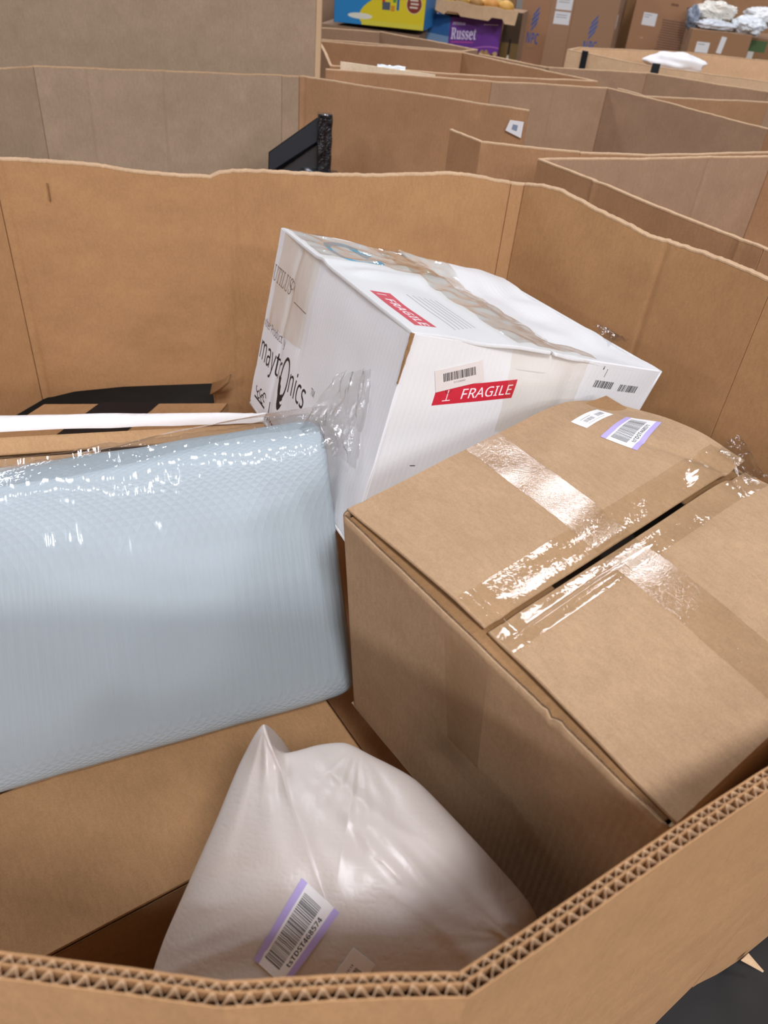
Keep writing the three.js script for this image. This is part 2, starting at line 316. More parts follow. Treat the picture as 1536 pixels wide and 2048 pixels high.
// ---------------------------------------------------------------- bins behind
const back = { t: 0.008 };
const binA = makeBin('cardboard_bin', 'greyish-brown cardboard bin behind the far rim, holding the black wrapped box', 'bin',
  [[-1.05, -1.50, 0.75], [-1.30, -1.80, 0.745], [-0.99, -2.14, 0.752], [-0.41, -2.40, 0.75], [-0.366, -2.43, 0.748], [0.267, -2.273, 0.75]], { ...back, mat: M.backGrey, closed: false, centre: [-0.5, -1.9], seed: 5, floor: false, walls: { 2: { scores: [0.2, 0.5], fine: true }, 4: { mat: M.backWarm, scores: [0.02], fine: true } } });
makeBin('cardboard_bin', 'brown cardboard bin with a deep dark corner, right behind the panel with the white sticker', 'bin',
  [[0.062, -1.94, 0.752], [0.128, -1.86, 0.75], [0.343, -1.852, 0.75], [0.50, -1.90, 0.75], [0.95, -2.14, 0.75], [1.02, -2.28, 0.75], [0.935, -2.378, 0.75], [0.561, -2.794, 0.75], [0.187, -2.678, 0.75], [-0.31, -2.575, 0.75]], { ...back, mat: M.backWarm, closed: false, centre: [0.45, -2.3], seed: 8, floor: false, walls: { 6: { mat: M.back }, 7: { mat: M.back, scores: [0.45], fine: true } } });
makeBin('cardboard_bin', 'brown cardboard bin with a slanted near rim, beside the right wall of the foreground bin', 'bin',
  [[0.253, -1.745, 0.75], [0.576, -1.30, 0.75], [0.70, -1.17, 0.748], [0.98, -1.02, 0.75], [1.40, -1.15, 0.75], [1.5, -1.7, 0.75], [0.83, -2.022, 0.75]], { ...back, mat: M.backWarm, seed: 12, walls: { 0: { scores: [0.3, 0.92], fine: true }, 6: { mat: M.back, scores: [0.3], fine: true } } });
makeBin('cardboard_bin', 'narrow brown cardboard bin in the third row below the purple potato box', 'bin',
  [[-0.30, -2.65, 0.752], [0.18, -2.76, 0.752], [0.53, -2.90, 0.752], [0.105, -3.23, 0.752], [-0.40, -3.134, 0.752]], { ...back, mat: M.backWarm, seed: 15, walls: { 2: { scores: [0.1], fine: true } } });
makeBin('cardboard_bin', 'brown cardboard bin in the fourth row below the blue and yellow toy carton', 'bin',
  [[-0.42, -3.20, 0.75], [0.10, -3.29, 0.75], [0.155, -3.385, 0.75], [-0.221, -3.60, 0.75], [-0.452, -3.52, 0.75]], { ...back, mat: M.back, seed: 18 });
makeBin('cardboard_bin', 'grey-brown cardboard bin in front of the pale lit bin with black straps', 'bin',
  [[0.60, -2.81, 0.75], [0.668, -2.715, 0.75], [1.095, -2.868, 0.75], [1.28, -2.935, 0.75], [1.27, -3.05, 0.75], [1.17, -3.089, 0.75], [0.78, -3.242, 0.75], [0.41, -3.11, 0.75], [0.17, -3.275, 0.75]], { ...back, mat: M.back, closed: false, centre: [0.85, -2.98], seed: 21, floor: false, walls: { 1: { mat: M.backWarm } } });
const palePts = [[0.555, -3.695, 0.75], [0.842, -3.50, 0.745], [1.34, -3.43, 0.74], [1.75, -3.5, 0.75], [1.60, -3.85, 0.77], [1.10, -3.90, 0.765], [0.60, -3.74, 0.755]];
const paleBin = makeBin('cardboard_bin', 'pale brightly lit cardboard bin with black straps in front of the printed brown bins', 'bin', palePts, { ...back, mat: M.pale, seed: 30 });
for (const [x, z, x2, z2] of [[0.60, -3.652, 0.622, -3.637], [0.85, -3.489, 0.88, -3.485]]) part('strap', sheet(bil(V(x, 0.62, z), V(x2, 0.62, z2), V(x2, 0.756, z2), V(x, 0.756, z)), { t: 0.004, nu: 2, nv: 4, flip: true }), M.tapeBlack, paleBin, 'black strap');
// tall sheet
{
  const S = bil(V(-1.75, 0.0, -2.42), V(-0.337, 0.0, -2.535), V(-0.337, 1.55, -2.535), V(-1.75, 1.55, -2.42));
  const t = thing('cardboard_sheet', 'tall grey-brown cardboard sheet standing at the upper left behind the bins', 'cardboard sheet', [-1, 0, -2.5]);
  part('board_face', sheet(bump(S, (u, v) => 0.004 * N3(u * 4, v * 3) + 0.002 * (gauss((u - 0.92) * 1.4, 0.006) + gauss((u - 0.55) * 1.4, 0.006)) * -1), { t: 0.005, nu: 180, nv: 8 }), M.backGrey, t);
  part('board_core', box(-0.3368, 0, -2.552, -0.3225, 1.55, -2.535), M.pale, t, 'pale cut edge of the sheet');
}

// ---------------------------------------------------------------- brown carton
const brown = (() => {
  const L = V(-0.048, 0.619, -0.652), F = V(0.238, 0.610, -0.322), B = V(0.273, 0.672, -0.931), R = V(0.558, 0.664, -0.600), Md = V(0.098, 0.624, -0.495), Nd = V(0.410, 0.673, -0.765);
  const LB = V(-0.017, 0.242, -0.695), FB = V(0.271, 0.232, -0.364), BB = V(0.306, 0.293, -0.965), RB = V(0.591, 0.285, -0.635);
  const g = thing('shipping_carton', 'large brown taped shipping carton with two barcode stickers, filling the right of the foreground bin', 'carton', [0.28, 0.24, -0.65]);
  const dn = V(0.085, -0.991, -0.102);
  const H = tri([L, F, R, B, LB, FB, RB, BB]);
  const crush = (a, b) => 0.030 * gauss(1 - b, 0.14) * gauss(a, 0.20) + 0.010 * gauss(1 - b, 0.12) * smooth(0.5, 0.7, a);
  part('carton_wall', band(H, 0.437, 0.426, { r: 0.010, t: 0.005, top: 0.012, nv: 40, LN: 80, disp: (a, b, c) => dn.clone().multiplyScalar((crush(a, b) + 0.016 * smooth(0.8, 1, b)) * (1 - c) + 0.0015 * N3(a * 9, b * 9, 2) + (b < 0.05 ? 0.012 * N3(a * 70, c * 60, 4) * gauss(a - 0.71, 0.035) * gauss(c - 0.02, 0.09) : 0)).add(V(-0.75, -0.13, 0.65).multiplyScalar(-0.006 * Math.sin(Math.PI * c) * Math.sin(Math.PI * a) * (b < 0.05 ? 1 : 0))) }), M.brown, g);
  part('bottom_panel', sheet((a, b) => H(a, b, 0.99), { t: 0.004, nu: 4, nv: 4 }), M.brown, g);
  const top1 = bil(L, Md, Nd, B), top2 = bil(Md, F, R, Nd);
  // major flaps; u across from the hinge, v along the seam
  const fold = (v) => gauss(v - 0.055, 0.012) * -0.002;
  const f1 = bump((u, v) => top1(0.004 + u * 0.984, 0.022 + v * 0.978), (u, v) => -0.001 - crush(u * 0.5, v) + fold(v) + 0.0012 * N3(u * 5, v * 6, 3) - 0.005 * gauss(u - 1, 0.18) + (-0.006 * gauss((v - 0.83) - 0.22 * (u - 0.55), 0.02) * smooth(0.3, 0.8, u)));
  const f2 = bump((u, v) => top2(0.014 + u * 0.982, 0.022 + v * 0.978), (u, v) => -0.003 - 0.012 * gauss(1 - v, 0.10) + fold(v) + 0.0018 * N3(u * 4, v * 5, 9) - 0.005 * gauss(u, 0.18) - 0.004 * gauss((v - 0.85) + 0.25 * (u - 0.3), 0.018));
  const t1 = part('top_flap', sheet(f1, { t: 0.004, nu: 40, nv: 60, rot: true }), M.brown, g), t2 = part('top_flap', sheet(f2, { t: 0.004, nu: 40, nv: 60, rot: true }), M.brown, g);
  const inn = bil(L, F, R, B);
  part('inner_flap', sheet((u, v) => inn(0.02 + u * 0.96, 0.01 + v * 0.25).addScaledVector(dn, 0.0075), { t: 0.004, nu: 6, nv: 6 }), M.inner, g);
  part('inner_flap', sheet((u, v) => inn(0.02 + u * 0.96, 0.74 + v * 0.25).addScaledVector(dn, 0.0085 + 0.014 * v), { t: 0.004, nu: 6, nv: 6 }), M.inner, g);
  // tape across and tape along the seam; both follow the flaps
  const across = (u, v) => u < 0.5 ? f1(clamp(u * 2), v) : u === 0.5 ? f1(1, v).lerp(f2(0, v), 0.5) : f2(clamp(u * 2 - 1), v);
  const both = (u, v) => { const w = 0.012, a = 0.5 - w, b = 0.5 + w; if (u <= a) return across(u, v); if (u >= b) return across(u, v); return across(a, v).lerp(across(b, v), (u - a) / (2 * w)); };
  part('packing_tape', sheet(region(both, [[0.003, 0.405], [0.985, 0.36], [0.985, 0.48], [0.003, 0.53]]), { t: 0.0004, off: 0.0009, nu: 90, nv: 14, e: 0.0001 }), M.tape, g, 'shiny strip of clear tape across the flaps');
  const seamS = bump(region(both, [[0.405, 0.004], [0.575, 0.004], [0.575, 0.985], [0.405, 0.97]]), (u, v) => 0.0016 + 0.004 * Math.max(0, N3(u * 4, v * 7, 7)) * (0.35 + 1.2 * gauss(v - 0.85, 0.10)) + 0.005 * gauss(u - 0.86, 0.05) * gauss(v - 0.25, 0.22));
  part('packing_tape', sheet(seamS, { t: 0.0004, nu: 30, nv: 120, e: 0.0001 }), M.tapeGloss, g, 'clear tape along the seam');
  const leftFace = bil(L, F, FB, LB);
  part('packing_tape', sheet(region(leftFace, [[0.42, 0.012], [0.56, 0.012], [0.573, 0.47], [0.464, 0.48]]), { t: 0.0004, off: 0.0075, nu: 8, nv: 20, flip: true, e: 0.0001 }), M.tape, g, 'clear tape end down the side');
  // tape tail at the far end of the seam
  { const S = (u, v) => both(0.44 + 0.10 * v, 0.95).add(V(0.75, 0.05, -0.62).multiplyScalar(0.042 * u)).addScaledVector(V(0, 1, 0), 0.006 + 0.010 * Math.sin(u * 2.6) * (1 - v) - 0.012 * u * v + 0.004 * N3(u * 6, v * 6));
    part('tape_tail', sheet(S, { t: 0.0004, nu: 14, nv: 10, flip: true, e: 0.0001 }), M.filmTail, g, 'crumpled loose tape end'); }
  // stickers
  part('sticker', sheet(region(f1, [[0.285, 0.748], [0.245, 0.895], [0.145, 0.880], [0.185, 0.735]]), { t: 0.0004, off: 0.0007, nu: 8, nv: 6, unit: true, e: 0.0001 }), stickerSmall(), g, 'small white barcode sticker');
  part('sticker', sheet(region(f1, [[0.600, 0.778], [0.495, 0.960], [0.31, 0.915], [0.39, 0.745]]), { t: 0.0004, off: 0.0007, nu: 10, nv: 10, unit: true, e: 0.0001 }), stickerPurple('tsTDST468571', 7), g, 'white and lilac barcode sticker');
  return g;
})();
function stickerPurple(text, seed) {
  const map = canvasTex(512, 340, (g, w, h) => {
    g.fillStyle = '#e9e6e4'; g.fillRect(0, 0, w, h); g.fillStyle = '#b6a5dc'; g.fillRect(0, 0, w, 52); g.fillRect(0, h - 50, w, 50);
    bars(g, 50, 70, 412, 150, seed, 2, 7); g.fillStyle = '#161416'; g.font = 'bold 50px sans-serif'; g.textAlign = 'center'; g.fillText(text, w / 2, 274);
  });
  return new THREE.MeshStandardMaterial({ map, roughness: 0.5, side: THREE.DoubleSide });
}
function stickerSmall() {
  const map = canvasTex(256, 128, (g, w, h) => { g.fillStyle = '#efecea'; g.fillRect(0, 0, w, h); bars(g, 50, 52, 84, 34, 21, 1, 3, '#55504e'); bars(g, 160, 44, 70, 38, 22, 1, 3, '#55504e'); g.fillStyle = '#8a8684'; for (let k = 0; k < 10; k++) { g.fillRect(46 + k * 9, 33, 6, 8); g.fillRect(50 + k * 15, 100, 8, 6); } });
  return new THREE.MeshStandardMaterial({ map, roughness: 0.5, side: THREE.DoubleSide });
}

// ---------------------------------------------------------------- white printed box
{
  const T2 = V(0.011, 0.761, -0.806), T1 = V(-0.204, 0.734, -1.192), T3 = V(0.366, 0.658, -0.994), T4 = V(0.167, 0.624, -1.374), Md = V(0.192, 0.711, -0.902), Nd = V(-0.027, 0.682, -1.285);
  const B2 = V(-0.040, 0.484, -0.756), B1 = V(-0.248, 0.454, -1.139), B3 = V(0.302, 0.383, -0.980), B4 = V(0.104, 0.353, -1.328);
  const g = thing('printed_box', 'white printed box with red fragile marks, tilted against the far bin wall', 'box', [0.05, 0.36, -1.1]);
  const dent = (u, v) => 0.0016 * N3(u * 6, v * 5, 4);
  const left = bump(bil(T1, T2, B2, B1), (u, v) => dent(u, v) - 0.0035 * gauss(u - 0.36, 0.008) * (1 - smooth(0.45, 0.6, v)) - 0.003 * gauss(u - 0.2, 0.012) - 0.004 * Math.sin(u * 3.1) * gauss(v, 0.1), true);
  const front = bump((u, v) => bil(T2, T3, B3, B2)(0.006 + 0.992 * u, v), (u, v) => dent(u + 3, v) - 0.010 * gauss(u - 0.42, 0.16) * gauss(v, 0.12) - 0.002 * gauss(u - 0.62, 0.03), true);
  const leftMap = canvasTex(1024, 700, (c, w, h) => {
    c.fillStyle = '#e4e2e2'; c.fillRect(0, 0, w, h); c.fillStyle = '#6d6a69'; c.font = 'italic 84px serif'; c.save(); c.translate(-92, 190); c.scale(0.62, 1); c.fillText('NAUTILUS', 30, 0); c.font = 'italic 60px serif'; c.fillText('cc', 440, -22); c.restore();
    c.fillRect(236, 196, 118, 4); c.fillStyle = '#3c3736'; c.font = '46px sans-serif'; c.save(); c.translate(-55, 372); c.scale(0.7, 1); c.fillText('Another Product by', 20, 0); c.restore();
    c.fillStyle = '#231f20'; c.save(); c.translate(0, 500); c.scale(0.70, 1); c.font = '132px sans-serif'; const w1 = c.measureText('maytr').width; c.fillText('maytr', 4, 0);
    c.lineWidth = 13; c.strokeStyle = '#231f20'; const ox = w1 + 62; c.beginPath(); c.ellipse(ox, -28, 50, 78, 0.12, 0, 6.3); c.stroke(); c.lineWidth = 26; c.beginPath(); c.ellipse(ox, -26, 48, 78, 0.12, 0.9, 3.0); c.stroke();
    c.beginPath(); c.moveTo(ox - 96, -34); c.quadraticCurveTo(ox - 46, -6, ox - 30, 84); c.quadraticCurveTo(ox - 4, 128, ox + 40, 60); c.quadraticCurveTo(ox, 96, ox - 20, 10); c.closePath(); c.fill();
    c.fillText('nics', ox + 62, 0); c.font = '34px sans-serif'; c.fillText('TM', ox + 70 + 262, -76); c.restore();
    // ornamental badge
    c.strokeStyle = '#231f20'; c.lineWidth = 6; for (let k = 0; k < 5; k++) { c.beginPath(); c.arc(60 + k * 21, 618 + (k % 2) * 16, 13 + k, 0.3 * k, 4 + k * 0.5); c.stroke(); } c.font = 'bold 34px serif'; c.fillText('★ ★ ★', 40, 590); c.fillRect(40, 652, 120, 8); c.fillRect(196, 610, 4, 80); for (let k = 0; k < 9; k++) c.fillRect(214 + k * 20, 668 + (k % 3), 14, 10);
  });
  part('side_panel', sheet(left, { t: 0.005, nu: 60, nv: 40, flip: true, unit: 'down', e: 0.001 }), printed(leftMap), g, 'white side with black lettering');
  const frontMap = canvasTex(1024, 700, (c, w, h) => {
    c.fillStyle = '#e6e4e2'; c.fillRect(0, 0, w, h); c.save(); c.translate(132, 140); c.rotate(-0.0); c.transform(1, -0.165, 0.02, 1, 0, 0); c.fillStyle = '#c92237'; c.fillRect(0, 6, 292, 62); c.fillStyle = '#f4eeee'; c.font = '46px sans-serif'; c.save(); c.scale(1.12, 1); c.fillText('FRAGILE', 82, 54); c.restore(); c.fillRect(44, 20, 3, 36); c.fillRect(32, 54, 28, 3); c.beginPath(); c.arc(45, 22, 10, 0, 3.14); c.stroke(); c.restore();
    c.save(); c.translate(744, 64); bars(c, 0, 0, 84, 26, 31, 1, 4); c.fillRect(26, -44, 2, 30); c.fillRect(6, -52, 4, 12); bars(c, 118, 4, 88, 26, 33, 1, 4); c.restore();
    c.fillStyle = '#231f20'; c.fillRect(128, 412, 20, 3);
  });
  part('side_panel', sheet(front, { t: 0.005, nu: 60, nv: 40, flip: true, unit: 'down', e: 0.001 }), printed(frontMap), g, 'white side with a red fragile mark');
  part('side_panel', sheet(bil(T3, T4, B4, B3), { t: 0.005, nu: 10, nv: 10, flip: true }), M.white, g);
  part('side_panel', sheet(bil(T4, T1, B1, B4), { t: 0.005, nu: 10, nv: 10, flip: true }), M.white, g);
  part('bottom_panel', sheet(bil(B2, B3, B4, B1), { t: 0.005, nu: 4, nv: 4 }), M.white, g);
  // top flaps: u from the hinge (left edge) to the seam, v from front to back
  const top1 = bil(T2, Md, Nd, T1), top2 = bil(Md, T3, T4, Nd);
  const f1 = bump((u, v) => top1(0.002 + u * 0.986, 0.002 + v * 0.996), (u, v) => 0.001 + 0.004 * N3(u * 2.5, v * 5, 11) * Math.sin(3.1 * clamp(u)) + 0.005 * gauss(v - 0.5 - 0.12 * u, 0.04) * smooth(0, 0.25, u) + 0.003 * gauss(v - 0.62 - 0.1 * u, 0.03), false);
  const f2 = bump((u, v) => top2(0.014 + u * 0.984, 0.002 + v * 0.996), (u, v) => -0.001 - 0.016 * Math.sin(3.1 * clamp(u)) * (1 - smooth(0.75, 0.95, v)) * smooth(-0.02, 0.22, v) + 0.006 * smooth(0.8, 1, v) + 0.005 * N3(u * 4, v * 6, 14), false);
  const topMap = canvasTex(1024, 1024, (c, w, h) => {            // canvas x = u (hinge to seam), y down = front (v = 0 at the bottom)
    c.fillStyle = '#dddcda'; c.fillRect(0, 0, w, h);
    const px = (u, v) => [u * w, (1 - v) * h];
    c.save(); c.translate(...px(0.08, 0.345)); c.rotate(Math.PI / 2); c.fillStyle = '#c8404e'; c.fillRect(0, -150, 290, 150); c.fillStyle = '#eddcdc'; c.font = 'bold 74px sans-serif'; c.save(); c.scale(0.78, 1.2); c.fillText('FRAGILE', 70, -40); c.restore(); c.fillRect(20, -100, 6, 70); c.restore();
    c.fillStyle = '#9c9a99'; for (let k = 0; k < 6; k++) { const [x, y] = px(0.36 + k * 0.045, 0.36); c.fillRect(x, y, 9, 300 - k * 12); }
    c.strokeStyle = '#3fa7cf'; c.lineWidth = 46; c.beginPath(); c.ellipse(...px(0.42, 0.80), 200, 120, 0, 0.2, 5.4); c.stroke(); c.fillStyle = '#3fa7cf'; c.beginPath(); c.moveTo(470, 110); c.lineTo(640, 150); c.lineTo(520, 230); c.fill();
  });
  part('top_flap', sheet(f1, { t: 0.005, nu: 50, nv: 60, unit: true, e: 0.001 }), printed(topMap), g, 'white flap with red and blue print');
  part('top_flap', sheet(f2, { t: 0.005, nu: 40, nv: 60, e: 0.001 }), M.white, g);
  part('inner_flap', sheet((u, v) => bil(T2, T3, T4, T1)(0.02 + 0.96 * u, 0.02 + 0.96 * v).add(V(0.004, -0.026, 0.003)), { t: 0.004, nu: 6, nv: 6 }), M.white, g);
  // clear tapes
  const seam = (u, v) => u < 0.48 ? f1(u / 0.5, v) : u > 0.52 ? f2((u - 0.5) / 0.5, v) : f1(0.96, v).lerp(f2(0.04, v), (u - 0.48) / 0.04);
  part('packing_tape', sheet(bump(region(seam, [[0.36, 0], [0.68, 0], [0.68, 1], [0.36, 1]]), (u, v) => 0.004 + 0.006 * Math.max(0, N3(u * 4, v * 14, 21))), { t: 0.0004, nu: 30, nv: 90, e: 0.0001 }), M.tapeGloss, g, 'clear tape along the top seam');
  part('packing_tape', sheet(bump(region(front, [[0.36, 0.004], [0.66, 0.004], [0.68, 0.38], [0.40, 0.40]]), (u, v) => 0.0015 + 0.003 * Math.max(0, N3(u * 4, v * 6, 23)), true), { t: 0.0004, nu: 20, nv: 24, flip: true, e: 0.0001 }), M.tapeGloss, g, 'clear tape over the front edge');
  part('packing_tape', sheet(bump(region(left, [[0.05, 0.006], [0.37, 0.006], [0.37, 0.46], [0.05, 0.50]]), (u, v) => 0.0015 + 0.003 * Math.max(0, N3(u * 7, v * 3, 25)), true), { t: 0.0004, nu: 24, nv: 24, flip: true, e: 0.0001 }), M.tapeGloss, g, 'clear tape down the lettered side');
  part('packing_tape', sheet(bump(region(f1, [[0.02, 0.66], [0.98, 0.60], [0.98, 0.95], [0.02, 0.97]]), (u, v) => 0.003 + 0.005 * Math.max(0, N3(u * 6, v * 5, 27))), { t: 0.0004, nu: 40, nv: 30, e: 0.0001 }), M.tapeGloss, g, 'wrinkled clear tape over the flap');
  { const S = (u, v) => f2(clamp(0.90 + 0.10 * u), 0.22 + 0.10 * v).add(V(0.012 * u, 0.006 + 0.014 * Math.sin(u * 2.8 + v), 0)).addScaledVector(V(0, 1, 0), 0.006 * N3(u * 5, v * 5));
    part('tape_tail', sheet(S, { t: 0.0004, nu: 12, nv: 10, e: 0.0001 }), M.filmTail, g, 'crumpled loose tape end'); }
  const lab = canvasTex(256, 160, (c, w, h) => { c.fillStyle = '#e6dcd6'; c.fillRect(0, 0, w, h); bars(c, 44, 34, 170, 62, 41, 2, 5); c.fillStyle = '#4a4544'; c.font = '16px sans-serif'; c.fillText('0124682', 96, 122); });
  part('sticker', sheet(region(front, [[0.129, 0.236], [0.286, 0.160], [0.256, 0.070], [0.101, 0.142]]), { t: 0.0004, off: 0.0009, nu: 8, nv: 6, unit: true, e: 0.0001 }), printed(lab), g, 'pale barcode sticker over the fragile mark');
  // hand hole with its dark board rim
  const hole = new THREE.Shape(); hole.absellipse(0, 0, 0.030, 0.013, 0, 6.29); const hg = new THREE.ExtrudeGeometry(hole, { depth: 0.001, bevelEnabled: false, curveSegments: 24 });
  const hn = normalAt(front, 0.5, 0.31, true), hp = front(0.5, 0.31), ux = T3.clone().sub(T2).normalize(), uy = hn.clone().cross(ux).normalize();
  hg.applyMatrix4(new THREE.Matrix4().makeBasis(ux, uy, hn).setPosition(hp)); part('hand_hole', hg, M.tapeBlack, g, 'dark oval hand hole');
  // torn corner
  part('torn_corner', sheet((u, v) => V(0.0110 + (0.004 * (1 - v) + 0.001) * (u - 0.5) - 0.0110 * v, 0.762 - 0.060 * v, -0.8050 + 0.002 * (u - 0.5) + 0.0105 * v + 0.0006 * N3(u * 4, v * 16)), { t: 0.0015, nu: 4, nv: 12 }), M.inner, g, 'torn brown edge at the near corner');
}
function printed(map) { return new THREE.MeshStandardMaterial({ map, roughness: 0.5, bumpMap: repeatOf(kraftB.bm, 1, 1), bumpScale: 0.0005, side: THREE.DoubleSide }); }

// ---------------------------------------------------------------- film-wrapped slab
{
  const g = thing('wrapped_pillow', 'thick pale blue-white pillow pack in shiny clear film, standing at the left on a carton', 'pillow', [-0.3, 0.25, -0.6]);
  const fBR = V(-0.005, 0.236, -0.712), fBL = V(-0.555, 0.236, -0.432), fTR = V(-0.078, 0.602, -0.812), fTL = V(-0.585, 0.556, -0.642);
  const bk = V(-0.37, 0.0, -0.93), bBR = fBR.clone().addScaledVector(bk, 0.09), bBL = fBL.clone().addScaledVector(bk, 0.09), bTR = fTR.clone().addScaledVector(bk, 0.075), bTL = fTL.clone().addScaledVector(bk, 0.05);
  const H = (a, b, d) => bil(fBL, fBR, fTR, fTL)(a, b).lerp(bil(bBL, bBR, bTR, bTL)(a, b), d);  // a left-right, b up, d front-back
  // cushion: a superellipse section swept over the face, closed at the rim
  const pillow = (grow, extra) => {
    const m = new Mesher(), na = 150, ns = 140, rows = [];
    for (let i = 0; i <= na; i++) {
      const a = i / na, ea = Math.pow(Math.abs(2 * a - 1), 26), fat = Math.sqrt(Math.max(0, 1 - ea)), r = [];
      for (let j = 0; j <= ns; j++) {
        const th = j / ns * Math.PI * 2, c = Math.cos(th), s = Math.sin(th), pb = Math.sign(c) * Math.pow(Math.abs(c), c > 0 ? 0.30 : 0.10), pd = Math.sign(s) * Math.pow(Math.abs(s), 0.45);
        const b = 0.5 + 0.5 * pb * (0.93 + 0.07 * fat), d = 0.5 - 0.5 * pd * (0.25 + 0.75 * fat);
        const p = H(a, b, d), out = H(a, b, d).sub(H(a, 0.5, 0.5)); out.set(out.x * 0.2, out.y, out.z).normalize();
        const f = V(0.37, 0.25, 0.9).normalize().multiplyScalar(Math.max(0, pd)).add(V(0, Math.max(0, pb) * Math.pow(Math.abs(c), 3), 0)).add(V(-0.37, 0, -0.93).multiplyScalar(Math.max(0, -pd)));
        p.addScaledVector(f, grow + extra(a, b, d, pd));
        r.push(m.v(p, a * 0.62, th * 0.12));
      }
      rows.push(r);
    }
    for (let i = 0; i < na; i++) for (let j = 0; j < ns; j++) m.quad(rows[i][j], rows[i + 1][j], rows[i + 1][j + 1], rows[i][j + 1]);
    for (const r of [rows[0], rows[na]]) { const c = V(0, 0, 0); for (const k of r) c.add(V(m.p[k * 3], m.p[k * 3 + 1], m.p[k * 3 + 2])); const cc = m.v(c.multiplyScalar(1 / r.length), 0, 0); for (let j = 0; j < ns; j++) m.i.push(cc, r[j], r[j + 1]); }
    const q = mergeVertices(m.done(), 1e-5); q.computeVertexNormals(); return q;
  };
  const quilt = dataTex(512, 512, (x, y) => { const u = x / 512 * 8, v = y / 512 * 8, a = Math.abs(((u + v) % 1 + 1) % 1 - 0.5), b = Math.abs(((u - v) % 1 + 8) % 1 - 0.5); return 0.35 + Math.min(a, b) * 1.2 + 0.1 * wr3(x / 512, y / 512); });
  quilt.repeat.set(9, 9);
  part('pillow_body', pillow(0, (a, b, d, pd) => (pd > 0 ? 0.007 * Math.sin(Math.PI * clamp(a)) * Math.sin(Math.PI * clamp(b)) : 0) + 0.003 * N3(a * 6, b * 5, 2)), new THREE.MeshStandardMaterial({ color: 0xb8c2c5, roughness: 0.5, bumpMap: quilt, bumpScale: 0.0009 }), g, 'pale blue-white quilted foam');
  part('plastic_film', pillow(0.004, (a, b, d, pd) => {
    const up = smooth(0.82, 1.0, b), w = 0.003 * N3(a * 6, b * 5, 2) + (pd > 0 ? 0.007 * Math.sin(Math.PI * clamp(a)) * Math.sin(Math.PI * clamp(b)) : 0);
    return w + 0.0022 * N3(a * 50, b * 4 + a * 5, 8) * smooth(0.55, 0.85, b) + 0.0006 * N3(a * 20 + b * 20, b * 30, 4) + up * (0.005 + 0.006 * N3(a * 5 + 2, d * 3, 6));
  }), M.film, g, 'shiny clear wrapping film');
  // ridge seam over the top and gathered corner tail
  const tail = (u, v) => { // u from slab corner outwards/up, v across
    const base = V(-0.120, 0.600, -0.835).lerp(V(-0.018, 0.560, -0.795), v), tip = V(-0.075, 0.672, -0.862).lerp(V(-0.036, 0.690, -0.845), v);
    return base.lerp(tip, u).addScaledVector(V(-0.4, 0.1, 0.9), 0.014 * N3(u * 3, v * 6, 3) + 0.009 * N3(u * 8, v * 14, 5)); };
  part('film_tail', sheet(tail, { t: 0.0005, nu: 24, nv: 30, e: 0.0001 }), M.filmTail, g, 'gathered clear film corner');
  const ridge = (u, v) => { const p = V(-0.50, 0.556, -0.705).lerp(V(-0.090, 0.612, -0.845), u); return p.add(V(0.008 * v, 0.006 + (0.010 * Math.sin(3.1 * u) + 0.004) * (1 - Math.abs(2 * v - 1)) + 0.003 * N3(u * 9, v * 2), 0.045 * (v - 0.5) + 0.008 * Math.sin(u * 6))); };
  part('film_ridge', sheet(ridge, { t: 0.0005, nu: 60, nv: 12, e: 0.0001 }), M.filmTail, g, 'folded film seam along the top');
}
// ---------------------------------------------------------------- cartons below and behind
function carton(name, label, k, mat, o = {}) {
  const c = k.slice(4).reduce((s, p) => s.add(p), V(0, 0, 0)).multiplyScalar(0.25), g = thing(name, label, 'carton', [c.x, c.y, c.z]), H = tri(k);
  const la = k[0].distanceTo(k[1]), lb = k[0].distanceTo(k[3]);
  part('carton_wall', band(H, la, lb, { r: o.r ?? 0.006, t: 0.005, top: 0.02 }), mat, g);
  const T = (u, v) => H(u, v, 0), gap = 0.004 / lb;
  part('top_flap', sheet((u, v) => T(0.006 + u * 0.988, 0.008 + v * (0.49 - gap)).add(V(0, -0.001, 0)), { t: 0.004, nu: 20, nv: 10, flip: o.flip ?? true, e: 0.0012 }), mat, g);
  part('top_flap', sheet((u, v) => T(0.006 + u * 0.988, 0.5 + gap + v * (0.49 - gap)).add(V(0, -0.001, 0)), { t: 0.004, nu: 20, nv: 10, flip: o.flip ?? true, e: 0.0012 }), mat, g);
  return { g, T, H };
}
